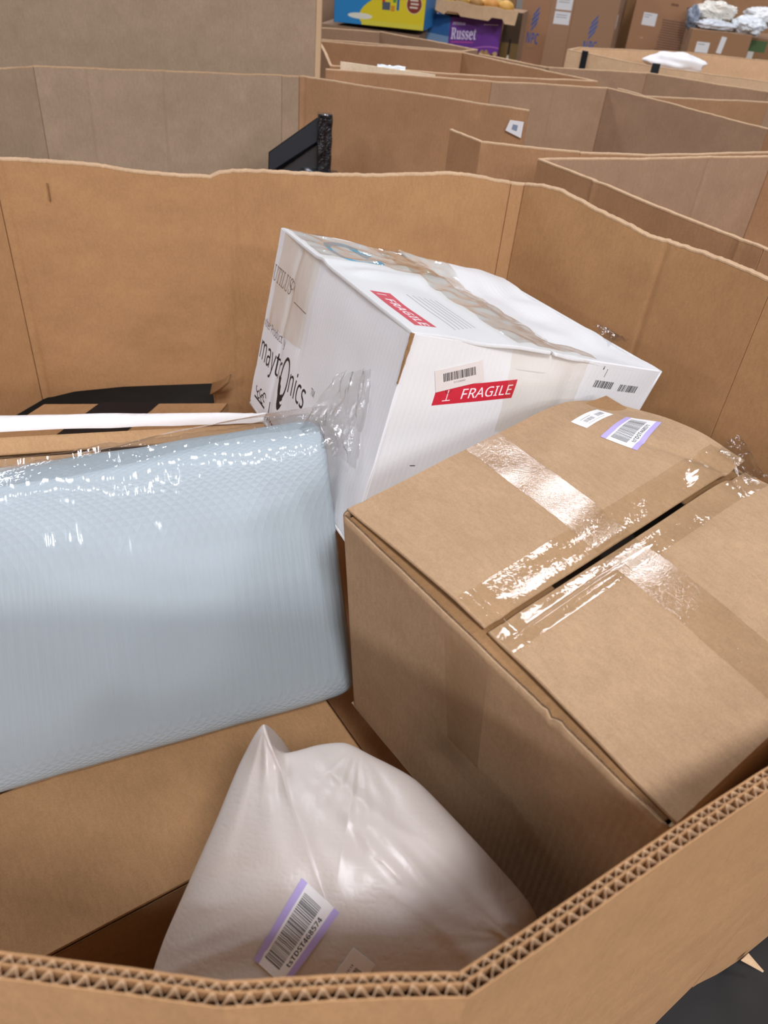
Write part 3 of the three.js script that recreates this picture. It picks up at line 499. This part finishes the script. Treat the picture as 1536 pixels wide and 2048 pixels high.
{
  // low carton under the pillow: corner at the brown carton, front edge towards the left
  const P = (x, z) => V(x, 0.240, z), Q = (x, z) => V(x, 0.012, z), c0 = [0.038, -0.582], c1 = [-0.44, -0.223], c2 = [-0.71, -0.583], c3 = [-0.232, -0.942];
  const low = carton('shipping_carton', 'flat brown carton lying under the film-wrapped pillow', [P(...c0), P(...c1), P(...c2), P(...c3), Q(...c0), Q(...c1), Q(...c2), Q(...c3)], M.low, { r: 0.012 });
  void low;
  // tan carton standing behind the pillow, with a white board edge
  const A = V(-0.64, 0.540, -0.690), B = V(-0.155, 0.515, -0.905), C = V(-0.190, 0.515, -0.980), D = V(-0.68, 0.560, -0.750), dn = (p) => V(p.x - 0.01, 0.246, p.z);
  const tan = carton('shipping_carton', 'tan carton with a white upper edge, wedged behind the film-wrapped pillow', [A, B, C, D, dn(A), dn(B), dn(C), dn(D)], M.tan, { r: 0.004, flip: false });
  const S = (u, v) => { const p = V(-0.68, 0.564, -0.752).lerp(V(-0.190, 0.516, -0.980), u), th = v * Math.PI; const r = 0.026 - 0.017 * u; return p.add(V(0.3 * r * Math.cos(th), 0.012 * Math.sin(th) + 0.002 * N3(u * 8, v * 3) + 0.003 * N3(u * 30, v * 4) * smooth(0.85, 1, u), -r * Math.cos(th) - r * 0.8 - 0.004 * Math.sin(u * 4))); };
  part('board_edge', sheet(S, { t: 0.002, nu: 90, nv: 14, flip: true }), new THREE.MeshStandardMaterial({ color: 0xe8e2de, roughness: 0.6, bumpMap: repeatOf(kraftB.bm, 1, 1), bumpScale: 0.002, side: THREE.DoubleSide }), tan.g, 'white rolled board edge');
  // black-taped carton under the raised edge of the far wall
  const k2 = [V(-0.70, 0.300, -1.305), V(-0.345, 0.300, -1.385), V(-0.42, 0.290, -1.05), V(-0.82, 0.290, -0.97)], d2 = (p) => V(p.x, 0.012, p.z);
  const bt = carton('shipping_carton', 'low brown carton with a black tape band, in the dark gap under the far wall', [...k2, ...k2.map(d2)], M.tan, { r: 0.006, flip: true });
  part('black_tape', sheet(region(bt.T, [[0.30, 0], [0.62, 0], [0.62, 1], [0.30, 1]]), { t: 0.001, off: 0.0015, nu: 4, nv: 8, flip: true }), M.tapeBlack, bt.g, 'wide black tape band');
}
// ---------------------------------------------------------------- white plastic bag
{
  const g = thing('plastic_bag', 'stuffed white plastic bag with two barcode stickers, at the front of the foreground bin', 'bag', [0, 0.16, -0.34]);
  const O = V(0, 0.44, -0.35), U = V(1, 0, 0), W = V(0, 0.6, -0.8), Nn = V(0, 0.8, 0.6);
  const outline = [[-0.090, 0.122], [-0.080, 0.106], [-0.070, 0.099], [-0.059, 0.101], [-0.037, 0.109], [-0.013, 0.113], [0.011, 0.105], [0.056, 0.087], [0.101, 0.052], [0.141, 0.018], [0.172, -0.012], [0.186, -0.05], [0.175, -0.11], [0.13, -0.155], [0.05, -0.175], [-0.06, -0.172], [-0.13, -0.155], [-0.157, -0.11], [-0.154, -0.073], [-0.141, -0.027], [-0.124, 0.03], [-0.109, 0.084]];
  const curve = new THREE.CatmullRomCurve3(outline.map(([x, y]) => V(x, y, 0)), true, 'catmullrom', 0.4), nA = 260, nR = 64, C0 = [0.005, -0.04];
  const rim = Array.from({ length: nA }, (_, i) => curve.getPoint(i / nA));
  const ridge = (t) => 1 - 2 * Math.abs(t);
  const wrinkle = (x, y) => {
    const ax = x + 0.088, ay = y - 0.118, r = Math.hypot(ax, ay), a = Math.atan2(ay, ax), bx = x - 0.0, by = y - 0.115, r2 = Math.hypot(bx, by), a2 = Math.atan2(by, bx);
    const s = x * -0.45 + y * 0.89, t = x * 0.89 + y * 0.45, ex = x - 0.15, ey = y + 0.03, dd = x * 0.577 + (y - 0.11) * 0.817, al = x * 0.817 - (y - 0.11) * 0.577;
    return 0.0052 * N3(a * 4.2, r * 3, 1) * gauss(r - 0.06, 0.09)                         // pleats running out of the tip
      + 0.0030 * ridge(N3(a2 * 3.4, r2 * 4, 4)) * gauss(r2 - 0.03, 0.07) * smooth(-0.06, 0.02, x) + 0.0055 * ridge(1.3 * N3(dd * 42, al * 7, 3)) * smooth(-0.085, -0.02, dd) * smooth(-0.04, 0.01, al)   // folds under the upper right edge
      + 0.0040 * ridge(1.3 * N3(t * 6, s * 26, 6)) * smooth(0.03, -0.07, x) * smooth(0.06, -0.04, y)       // slanted creases lower left
      + 0.0026 * N3(t * 9 + 4, s * 22, 9) + 0.0018 * N3(Math.atan2(ey, ex) * 6, Math.hypot(ex, ey) * 4, 2) * gauss(Math.hypot(ex, ey + 0.05), 0.07)
      + 0.004 * N3(x * 7, y * 7, 12) - 0.007 * gauss(x + 0.066 - 0.2 * (y - 0.1), 0.010) * smooth(0.03, 0.09, y);
  };
  const H = (x, y, k) => { // k = 0 centre .. 1 rim
    const dome = Math.pow(Math.max(0, 1 - Math.pow(k, 2.6)), 0.6);
    return 0.075 * dome * (1 - 0.35 * smooth(0.02, 0.12, y)) + wrinkle(x, y) * Math.min(1, 6 * (1 - k)) + 0.024 * gauss(Math.hypot(x + 0.09, y - 0.122), 0.03);
  };
  const under = (k) => -0.20 * Math.pow(Math.max(0, 1 - Math.pow(k, 2.2)), 0.55);
  const place = (x, y, h) => O.clone().addScaledVector(U, x).addScaledVector(W, y).addScaledVector(Nn, h);
  const m = new Mesher(), build = (f, flip) => {
    const rows = [];
    for (let j = 0; j <= nR; j++) { const k = Math.sin(j / nR * Math.PI / 2), r = []; for (let i = 0; i <= nA; i++) { const q = rim[i % nA], x = C0[0] + (q.x - C0[0]) * k, y = C0[1] + (q.y - C0[1]) * k; r.push(m.v(place(x, y, f(x, y, k)), x, y)); } rows.push(r); }
    for (let j = 0; j < nR; j++) for (let i = 0; i < nA; i++) flip ? m.quad(rows[j][i], rows[j][i + 1], rows[j + 1][i + 1], rows[j + 1][i]) : m.quad(rows[j][i], rows[j + 1][i], rows[j + 1][i + 1], rows[j][i + 1]);
  };
  build(H, false); build((x, y, k) => k > 0.999 ? H(x, y, 1) : under(k) + H(x, y, 1) * Math.pow(k, 8), true);
  let geo = m.done(); geo = mergeVertices(geo, 1e-5); geo.computeVertexNormals();
  part('bag_body', geo, new THREE.MeshPhysicalMaterial({ color: 0xcdc2b9, roughness: 0.42, clearcoat: 0.25, clearcoatRoughness: 0.3, bumpMap: repeatOf(crinkle, 5, 5), bumpScale: 0.0004, side: THREE.DoubleSide }), g);
  // k of a point along the ray from the centre
  const kOf = (x, y) => { const a = Math.atan2(y - C0[1], x - C0[0]); let best = 1e9, rr = 1; for (const q of rim) { const d = Math.abs(Math.atan2(Math.sin(Math.atan2(q.y - C0[1], q.x - C0[0]) - a), Math.cos(Math.atan2(q.y - C0[1], q.x - C0[0]) - a))); if (d < best) { best = d; rr = Math.hypot(q.x - C0[0], q.y - C0[1]); } } return clamp(Math.hypot(x - C0[0], y - C0[1]) / rr); };
  const face = (u, v) => { const x = u, y = v; return place(x, y, H(x, y, kOf(x, y))); };
  g.userData.tmp = 0; delete g.userData.tmp;
  const stick = (q, mat, label) => part('sticker', sheetXY(face, q, mat), mat, g, label);
  const sheetXY = (F, q) => { const R = region(F, q); return sheet(R, { t: 0.0004, off: 0.0012, nu: 16, nv: 12, unit: true, e: 0.0001 }); };
  stick([[-0.037, -0.073], [-0.001, -0.016], [-0.035, 0.006], [-0.065, -0.057]], stickerPurple('tsTDST468574', 7), 'white and lilac barcode sticker');
  const sm = canvasTex(256, 160, (c, w, h) => { c.fillStyle = '#e4ddd8'; c.fillRect(0, 0, w, h); c.fillStyle = '#6b6462'; for (let k = 0; k < 12; k++) c.fillRect(24 + k * 13, 48, 3 + (k % 3) * 2, 14); bars(c, 24, 78, 150, 46, 51, 2, 5); });
  stick([[0.014, -0.077], [0.032, -0.051], [0.013, -0.040], [-0.005, -0.068]], new THREE.MeshStandardMaterial({ map: sm, roughness: 0.5, side: THREE.DoubleSide }), 'small white barcode sticker');
}

// ---------------------------------------------------------------- things in and behind the bins
{
  // black wrapped box in the bin behind
  const g = thing('wrapped_box', 'black box in shiny black plastic wrap, standing in the bin behind', 'box', [-0.28, 0.2, -2.1]);
  const fl = [V(-0.385, 0.575, -2.10), V(-0.257, 0.72, -2.12), V(-0.228, 0.715, -2.09), V(-0.215, 0.58, -2.06)];
  const P = (p, dx, dy, dz) => V(p.x + dx, p.y + dy, p.z + dz);
  const slabS = bil(V(-0.392, 0.618, -2.11), V(-0.392, 0.572, -2.09), V(-0.262, 0.66, -2.12), V(-0.262, 0.712, -2.14));
  part('box_lid', sheet(bil(V(-0.395, 0.565, -2.10), V(-0.268, 0.652, -2.12), V(-0.268, 0.712, -2.13), V(-0.395, 0.618, -2.11)), { t: 0.10, bv: V(0.01, -0.01, -0.03), nu: 8, nv: 6, e: 0.004 }), M.lid, g);
  part('box_body', sheet(bump(bil(V(-0.385, 0.25, -2.115), V(-0.262, 0.25, -2.115), V(-0.262, 0.67, -2.13), V(-0.385, 0.585, -2.125)), (u, v) => 0.004 * N3(u * 6, v * 8)), { t: 0.09, bv: V(0, 0, -0.09), nu: 12, nv: 12, e: 0.004 }), new THREE.MeshPhysicalMaterial({ color: 0x34383c, roughness: 0.25, clearcoat: 1, clearcoatRoughness: 0.1 }), g, 'dark grey face under the film');
  part('wrap_end', sheet(bump(bil(V(-0.268, 0.25, -2.085), V(-0.226, 0.25, -2.105), V(-0.234, 0.718, -2.125), V(-0.268, 0.72, -2.105)), (u, v) => 0.007 * N3(u * 2.5, v * 14, 3)), { t: 0.10, bv: V(-0.01, -0.005, -0.05), nu: 14, nv: 60, e: 0.003 }), M.black, g, 'crumpled shiny end of the wrap');
  part('wrap_foot', sheet(bump(bil(V(-0.36, 0.52, -2.09), V(-0.212, 0.55, -2.06), V(-0.215, 0.588, -2.07), V(-0.31, 0.585, -2.10)), (u, v) => 0.004 * N3(u * 5, v * 5, 3)), { t: 0.08, bv: V(0, 0, -0.05), nu: 14, nv: 10, e: 0.003 }), M.black, g);
  // sticker remains on the inside of that bin
  part('sticker', sheet(bil(V(0.214, 0.695, -2.279), V(0.258, 0.682, -2.268), V(0.258, 0.722, -2.268), V(0.222, 0.722, -2.277)), { t: 0.001, nu: 3, nv: 3, unit: true }), new THREE.MeshStandardMaterial({ map: canvasTex(64, 48, (c) => { c.fillStyle = '#ece8e6'; c.fillRect(0, 0, 64, 48); c.fillStyle = '#8791a6'; c.fillRect(20, 14, 22, 20); }), roughness: 0.6, side: THREE.DoubleSide }), binA, 'torn white sticker');
  // cream flap lying on the third-row bin
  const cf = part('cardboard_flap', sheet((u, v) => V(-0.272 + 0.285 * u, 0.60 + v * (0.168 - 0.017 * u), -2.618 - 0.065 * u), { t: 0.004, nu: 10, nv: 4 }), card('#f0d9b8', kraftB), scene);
  tag(cf, 'cream cardboard flap peeking over the rim of the deep cornered bin', 'cardboard flap');
  const cl = part('plastic_film', sheet((u, v) => V(-0.165 + 0.085 * u, 0.752 + 0.012 * v + 0.005 * N3(u * 5, v * 5), -2.655 - 0.015 * v - 0.02 * u), { t: 0.001, nu: 14, nv: 6 }), new THREE.MeshPhysicalMaterial({ color: 0xe8ecee, roughness: 0.2, clearcoat: 1, side: THREE.DoubleSide }), scene);
  tag(cl, 'crumpled shiny film on the cream cardboard flap', 'film');
}
// --- stock along the back
const D2 = THREE.DoubleSide;
const print = (w, h, f) => new THREE.MeshStandardMaterial({ map: canvasTex(w, h, f), roughness: 0.45, side: D2 });
function stockBox(name, label, category, fl, fr, top, depth, mats, o = {}) { // fl, fr: front lower corners; turns are free
  const g = thing(name, label, category, [(fl.x + fr.x) / 2, fl.y, (fl.z + fr.z) / 2]);
  const up = o.up ?? V(0, 1, 0), u1 = (p) => p.clone().addScaledVector(up, top), ax = fr.clone().sub(fl).normalize(), bk = up.clone().cross(ax).normalize().multiplyScalar(depth);
  const b = (p) => p.clone().add(bk);
  part('front_panel', sheet(bil(fl, fr, u1(fr), u1(fl)), { t: 0.004, nu: 4, nv: 4, unit: true, e: 0.0015 }), mats.front, g);
  part('side_panel', sheet(bil(b(fl), fl, u1(fl), b(u1(fl))), { t: 0.004, nu: 4, nv: 4, unit: !!mats.leftUnit, e: 0.0015 }), mats.left ?? mats.side, g);
  part('side_panel', sheet(bil(fr, b(fr), b(u1(fr)), u1(fr)), { t: 0.004, nu: 4, nv: 4, e: 0.0015 }), mats.side, g);
  part('back_panel', sheet(bil(b(fr), b(fl), b(u1(fl)), b(u1(fr))), { t: 0.004, nu: 4, nv: 4 }), mats.side, g);
  part('top_panel', sheet(bil(u1(fl), u1(fr), b(u1(fr)), b(u1(fl))), { t: 0.004, nu: 4, nv: 4 }), mats.top ?? mats.side, g);
  return g;
}
{
  const toy = print(512, 340, (c, w, h) => {
    c.fillStyle = '#2f8fd0'; c.fillRect(0, 0, w, h); c.fillStyle = '#5ab4e4'; for (let k = 0; k < 14; k++) c.fillRect((k * 97) % 470, (k * 53) % 170, 60, 6);
    c.fillStyle = '#f4dc2c'; c.beginPath(); c.moveTo(150, h - 20); c.bezierCurveTo(120, 250, 250, 210, 290, 180); c.bezierCurveTo(330, 90, 420, 140, 512, 120); c.lineTo(512, h); c.lineTo(180, h); c.fill();
    c.fillStyle = '#eee04a'; c.fillRect(160, h - 24, 352, 24); c.fillStyle = '#3f9a3a'; c.fillRect(150, 60, 18, 130); c.fillRect(250, 40, 14, 110); c.fillStyle = '#1f6fb2'; c.fillRect(352, 60, 14, 200); c.fillStyle = '#d8362c'; c.fillRect(270, 200, 16, 40); c.fillStyle = '#5b6470'; c.fillRect(272, 226, 44, 36); c.fillStyle = '#e79a2e'; c.fillRect(320, 240, 22, 26); c.fillStyle = '#5aa04a'; c.fillRect(330, 206, 18, 20);
    c.fillStyle = '#8f3a2c'; c.beginPath(); c.arc(448, 226, 42, 0, 7); c.fill(); c.strokeStyle = '#efd9a2'; c.lineWidth = 4; c.stroke(); c.fillStyle = '#f0dcc8'; c.font = 'bold 24px sans-serif'; c.textAlign = 'center'; for (let k = 0; k < 3; k++) c.fillRect(424 + (k % 2) * 4, 204 + k * 16, 44, 8);
    c.fillStyle = '#e8ecf0'; c.beginPath(); c.ellipse(40, 160, 22, 70, 0.1, 0, 7); c.fill(); c.fillStyle = '#c8555a'; c.fillRect(28, 120, 26, 50); c.fillStyle = '#d85a50'; c.fillRect(74, 120, 14, 20); c.fillStyle = '#f6f2e0'; c.beginPath(); c.ellipse(150, 300, 70, 14, 0, 0, 7); c.fill();
  });
  stockBox('toy_carton', 'blue and yellow printed carton of beach toys on the back stack', 'carton', V(-0.495, 0.690, -4.36), V(-0.058, 0.700, -4.28), 0.30, 0.3, { front: toy, side: new THREE.MeshStandardMaterial({ color: 0x2f7fc0, roughness: 0.5, side: D2 }) });
  stockBox('shipping_carton', 'plain brown carton standing under the blue and yellow toy carton', 'carton', V(-0.56, 0.002, -4.38), V(-0.075, 0.002, -4.31), 0.675, 0.30, { front: M.back, side: M.back });
  const rus = print(512, 300, (c, w, h) => {
    c.fillStyle = '#6c2f93'; c.fillRect(0, 0, w, h); c.strokeStyle = '#b36ab8'; c.lineWidth = 8; c.beginPath(); c.moveTo(0, 220); c.bezierCurveTo(160, 250, 300, 160, 512, 200); c.stroke();
    c.fillStyle = '#e8def0'; c.font = 'bold 26px sans-serif'; c.fillText('PREMIUM', 26, 54); for (let k = 0; k < 8; k++) c.fillRect(330 + k * 18, 42, 13, 7); c.font = 'bold 104px serif'; c.save(); c.scale(0.72, 1); c.fillText('Russet', 26, 146); c.restore(); c.fillStyle = '#c04a9a'; c.fillRect(26, 160, 220, 8);
    const r = rng(77); for (let k = 0; k < 30; k++) { c.fillStyle = ['#b08a52', '#9a7442', '#5c4630', '#c8a46a'][k % 4]; c.beginPath(); c.ellipse(230 + r() * 260, 236 + r() * 60, 30, 20, r() * 3, 0, 7); c.fill(); }
  });
  const sky = print(160, 300, (c, w, h) => { c.fillStyle = '#3f78b8'; c.fillRect(0, 0, w, h); c.fillStyle = '#8fb4da'; c.fillRect(0, 130, w, 70); c.fillStyle = '#dfe8f0'; c.fillRect(0, 200, w, 100); c.fillStyle = '#dfe8f0'; c.fillRect(6, 10, 14, 40); });
  const rg = stockBox('potato_carton', 'purple potato carton with a blue end, reading Russet', 'carton', V(0.066, 0.560, -4.46), V(0.325, 0.570, -4.52), 0.195, 0.32, { front: rus, side: new THREE.MeshStandardMaterial({ color: 0x5a2b80, roughness: 0.5, side: D2 }), left: sky, leftUnit: true });
  part('end_panel', sheet(bil(V(-0.045, 0.563, -4.52), V(0.064, 0.560, -4.46), V(0.064, 0.755, -4.46), V(-0.045, 0.758, -4.52)), { t: 0.004, nu: 2, nv: 2, unit: true }), sky, rg, 'pale blue end');
  stockBox('shipping_carton', 'brown carton under the purple potato carton', 'carton', V(-0.03, 0.002, -4.54), V(0.315, 0.002, -4.55), 0.55, 0.28, { front: M.backWarm, side: M.backWarm });
  stockBox('olive_carton', 'narrow olive-brown carton with a keyhole mark between the potato carton and the printed bins', 'carton', V(0.345, 0.002, -4.72), V(0.436, 0.002, -4.70), 0.78, 0.2, { front: print(128, 512, (c, w, h) => { c.fillStyle = '#7c6236'; c.fillRect(0, 0, w, h); c.fillStyle = '#4a3826'; c.fillRect(0, 0, w, 90); c.fillStyle = '#201a14'; c.fillRect(58, 80, 14, 44); c.fillStyle = '#e6dccb'; c.beginPath(); c.arc(64, 134, 8, 0, 7); c.fill(); }), side: M.back });
  // fruit tray on top
  const tray = thing('fruit_tray', 'shallow tan cardboard fruit tray with notched foot, on the purple potato carton', 'tray', [0.18, 0.765, -4.5]);
  const sh = new THREE.Shape(); sh.moveTo(0, 0.012); for (const [x, y] of [[0.045, 0], [0.06, 0.016], [0.11, 0.016], [0.125, 0.002], [0.26, 0.002], [0.275, 0.018], [0.325, 0.018], [0.34, 0], [0.39, 0], [0.395, 0.062], [0.33, 0.056], [0.29, 0.062], [0.2, 0.055], [0.1, 0.062], [0.06, 0.055], [0, 0.06]]) sh.lineTo(x, y);
  const tg = new THREE.ExtrudeGeometry(sh, { depth: 0.01, bevelEnabled: false }); tg.rotateZ(-0.045); tg.translate(-0.015, 0.768, -4.40); part('front_panel', tg, M.pale, tray);
  part('tray_base', box(-0.01, 0.770, -4.70, 0.37, 0.777, -4.40), M.tan, tray);
  const fr = rng(5), fc = [0xd9b04a, 0xc98a3a, 0xb8903c, 0xd6a24a, 0xa87a3a];
  for (let k = 0; k < 9; k++) {
    const s = new THREE.SphereGeometry(0.026 + fr() * 0.006, 20, 14); s.scale(1.25, 0.95, 1); const p = s.attributes.position; for (let i = 0; i < p.count; i++) { const n = 1 + 0.08 * N3(p.getX(i) * 30 + k, p.getY(i) * 30, p.getZ(i) * 30); p.setXYZ(i, p.getX(i) * n, p.getY(i) * n, p.getZ(i) * n); } s.computeVertexNormals();
    const f = part('squash', s, new THREE.MeshStandardMaterial({ color: fc[k % 5], roughness: 0.5 }), scene); f.position.set(0.035 + k * 0.036, 0.822 - k * 0.0008, -4.45 - (k % 2) * 0.03);
    tag(f, 'small yellow-brown squash heaped in the tan fruit tray', 'squash', 'squash in the fruit tray');
  }
  const npc = (c, cx, y0) => { c.fillStyle = '#3f5f9e'; for (let k = 0; k < 4; k++) { const y = y0 + k * 25, w = k === 0 || k === 3 ? 26 : 34; c.beginPath(); c.moveTo(cx - w, y + 52); c.lineTo(cx - w, y + 36); c.lineTo(cx + w, y - 8); c.lineTo(cx + w, y + 8); c.fill(); } c.font = 'bold 80px sans-serif'; c.textAlign = 'center'; c.save(); c.translate(cx, y0 + 190); c.scale(0.84, 1); c.fillText('NPC', 0, 0); c.restore(); c.fillStyle = '#96765e'; c.fillRect(cx - 50, y0 + 212, 100, 7); };
  const kraftFace = (hex, f) => (c, w, h) => { c.fillStyle = hex; c.fillRect(0, 0, w, h); const r = rng(3); for (let k = 0; k < 900; k++) { c.fillStyle = r() < 0.5 ? 'rgba(90,60,30,0.10)' : 'rgba(255,230,200,0.08)'; c.fillRect(r() * w, r() * h, 2, 6); } f(c, w, h); };
  // big printed bin with three visible faces: left face, narrow chamfer with papers, right face
  const nb = thing('printed_bin', 'tall brown bin with blue striped hexagon logos and letters on two faces', 'bin', [0.7, 0, -5.1]);
  const face = (a, b, mat, name = 'wall_panel', t = 0.008) => part(name, sheet(bil(V(a[0], 0.002, a[1]), V(b[0], 0.002, b[1]), V(b[0], 1.0, b[1]), V(a[0], 1.0, a[1])), { t, nu: 4, nv: 4, unit: true, e: 0.0015 }), mat, nb);
  const fL = print(300, 1150, kraftFace('#a97d5c', (c, w, h) => { npc(c, w * 0.54, 236); })), fR = print(420, 1150, kraftFace('#a37b5b', (c, w, h) => { npc(c, w * 0.52, 246); })), fM = print(120, 1150, kraftFace('#a57d5d', (c, w, h) => { c.fillStyle = '#e6e4e2'; c.fillRect(26, 165, 84, 66); c.fillRect(26, 240, 84, 66); c.fillStyle = '#777'; for (const y of [178, 190, 256, 268]) c.fillRect(36, y, 56, 3); }));
  face([0.447, -4.98], [0.592, -4.90], fL); face([0.592, -4.90], [0.712, -4.90], fM); face([0.712, -4.90], [0.955, -4.94], fR); face([0.955, -4.94], [1.04, -5.20], M.back); face([1.04, -5.2], [0.5, -5.4], M.back); face([0.5, -5.4], [0.447, -4.98], M.back);
  part('sticker', sheet(bil(V(0.962, 0.735, -4.955), V(0.968, 0.735, -4.975), V(0.968, 0.80, -4.975), V(0.962, 0.80, -4.955)), { t: 0.002, nu: 2, nv: 2 }), M.white, nb);
  // leaning carton with tabs and stacked lines of print
  const lean = stockBox('printed_carton', 'tall brown carton with a white paper label and faded print, next to the logo bins', 'carton', V(1.06, 0.012, -5.06), V(1.385, 0.002, -4.97), 0.905, 0.35, { front: print(512, 1430, kraftFace('#a87b57', (c, w, h) => { c.fillStyle = '#e9e6e3'; c.save(); c.translate(84, 150); c.fillRect(0, 0, 110, 92); c.fillStyle = '#999'; c.fillRect(10, 14, 60, 5); c.fillRect(10, 30, 40, 5); c.restore(); c.fillStyle = '#7a5138'; c.fillRect(280, 60, 60, 18); c.fillRect(410, 70, 54, 18); c.fillStyle = 'rgba(96,66,58,0.65)'; const r = rng(8); for (let k = 0; k < 15; k++) c.fillRect(240 + r() * 14, 180 + k * 18, 190 + r() * 50, 9); c.fillStyle = '#c89a70'; c.fillRect(100, 330, 26, 10); })), side: M.back });
  void lean;
  stockBox('printed_carton', 'small brown carton with striped logo and two white papers, below the heap of plastic', 'carton', V(1.32, 0.002, -4.78), V(1.63, 0.002, -4.76), 0.785, 0.16, { front: print(512, 1256, kraftFace('#a27651', (c, w, h) => { c.fillStyle = '#eae7e4'; c.fillRect(70, 84, 110, 76); c.save(); c.translate(262, 30); c.rotate(0.1); c.fillRect(0, 0, 44, 120); c.restore(); c.fillStyle = '#8d8984'; c.fillRect(80, 98, 60, 5); c.fillStyle = '#4c5468'; for (let k = 0; k < 4; k++) { c.beginPath(); const y = 170 + k * 24; c.moveTo(300, y + 50); c.lineTo(300, y + 36); c.lineTo(362, y - 10); c.lineTo(362, y + 4); c.fill(); } })), side: M.back });
  stockBox('shipping_carton', 'plain brown carton at the far right edge with torn papers', 'carton', V(1.66, 0.002, -4.98), V(2.2, 0.002, -4.90), 0.76, 0.4, { front: print(512, 720, kraftFace('#9c7148', (c, w, h) => { c.fillStyle = '#e4ddd0'; c.fillRect(20, 60, 50, 50); c.fillRect(90, 90, 60, 30); c.fillStyle = '#4f6b3a'; c.fillRect(40, 10, 80, 50); c.fillStyle = '#2a2218'; c.fillRect(70, 90, 14, 34); })), side: M.back });
  stockBox('shipping_carton', 'brown carton in the background behind the heap of plastic', 'carton', V(1.55, 0.55, -5.6), V(2.4, 0.55, -5.5), 0.6, 0.4, { front: M.backWarm, side: M.back });
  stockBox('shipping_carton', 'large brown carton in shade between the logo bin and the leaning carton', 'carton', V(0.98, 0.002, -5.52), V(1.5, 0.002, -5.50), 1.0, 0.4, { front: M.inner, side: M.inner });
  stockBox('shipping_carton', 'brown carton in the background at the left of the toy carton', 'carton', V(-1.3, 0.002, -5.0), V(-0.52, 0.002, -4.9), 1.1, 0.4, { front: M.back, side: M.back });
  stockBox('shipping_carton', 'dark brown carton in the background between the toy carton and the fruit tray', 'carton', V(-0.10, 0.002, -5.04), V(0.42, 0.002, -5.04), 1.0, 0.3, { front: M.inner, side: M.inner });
  // crumpled plastic bags on the small printed carton
  const bagLook = [[1.46, 0.862, -4.95, 0.10, 0.045, 0.07, 0xe9e2d4, 'cream'], [1.63, 0.818, -4.88, 0.08, 0.04, 0.08, 0xe8ecee, 'clear'], [1.45, 0.808, -4.85, 0.10, 0.022, 0.05, 0xdfe3e8, 'silvery'], [1.75, 0.86, -5.0, 0.11, 0.04, 0.08, 0xf0efec, 'white'], [1.335, 0.83, -4.88, 0.03, 0.05, 0.04, 0x7d8796, 'grey']];
  bagLook.forEach(([x, y, z, a, b, c, col, word], i) => {
    const s = new THREE.IcosahedronGeometry(1, 24), p = s.attributes.position; for (let q = 0; q < p.count; q++) { const px = p.getX(q), py = p.getY(q), pz = p.getZ(q), n = 1 + 0.35 * N3(px * 1.7 + i * 5, py * 1.7, pz * 1.7) + 0.22 * Math.abs(N3(px * 5, py * 5 + i, pz * 5)); p.setXYZ(q, px * a * n, py * b * n, pz * c * n); } const w = mergeVertices(s.deleteAttribute('normal').deleteAttribute('uv')); w.computeVertexNormals();
    const o = part('plastic_bag', w, new THREE.MeshPhysicalMaterial({ color: col, roughness: 0.25, clearcoat: 0.8, clearcoatRoughness: 0.15 }), scene); o.position.set(x, y, z); tag(o, word + ' crumpled plastic bag in the heap on the small printed carton', 'bag');
  });
  // white foam in the pale bin
  const s = new THREE.SphereGeometry(1, 40, 20), p = s.attributes.position; for (let q = 0; q < p.count; q++) { const n = 1 + 0.25 * N3(p.getX(q) * 2, p.getY(q) * 2, p.getZ(q) * 2); p.setXYZ(q, p.getX(q) * 0.12 * n, p.getY(q) * 0.04 * n, p.getZ(q) * 0.06 * n); } s.computeVertexNormals();
  const o = part('white_cloth', s, new THREE.MeshStandardMaterial({ color: 0xf0eeec, roughness: 0.8 }), scene); o.position.set(0.98, 0.742, -3.66); tag(o, 'white crumpled cloth showing over the rim of the pale lit bin', 'cloth');
}
renderer.render(scene, camera);
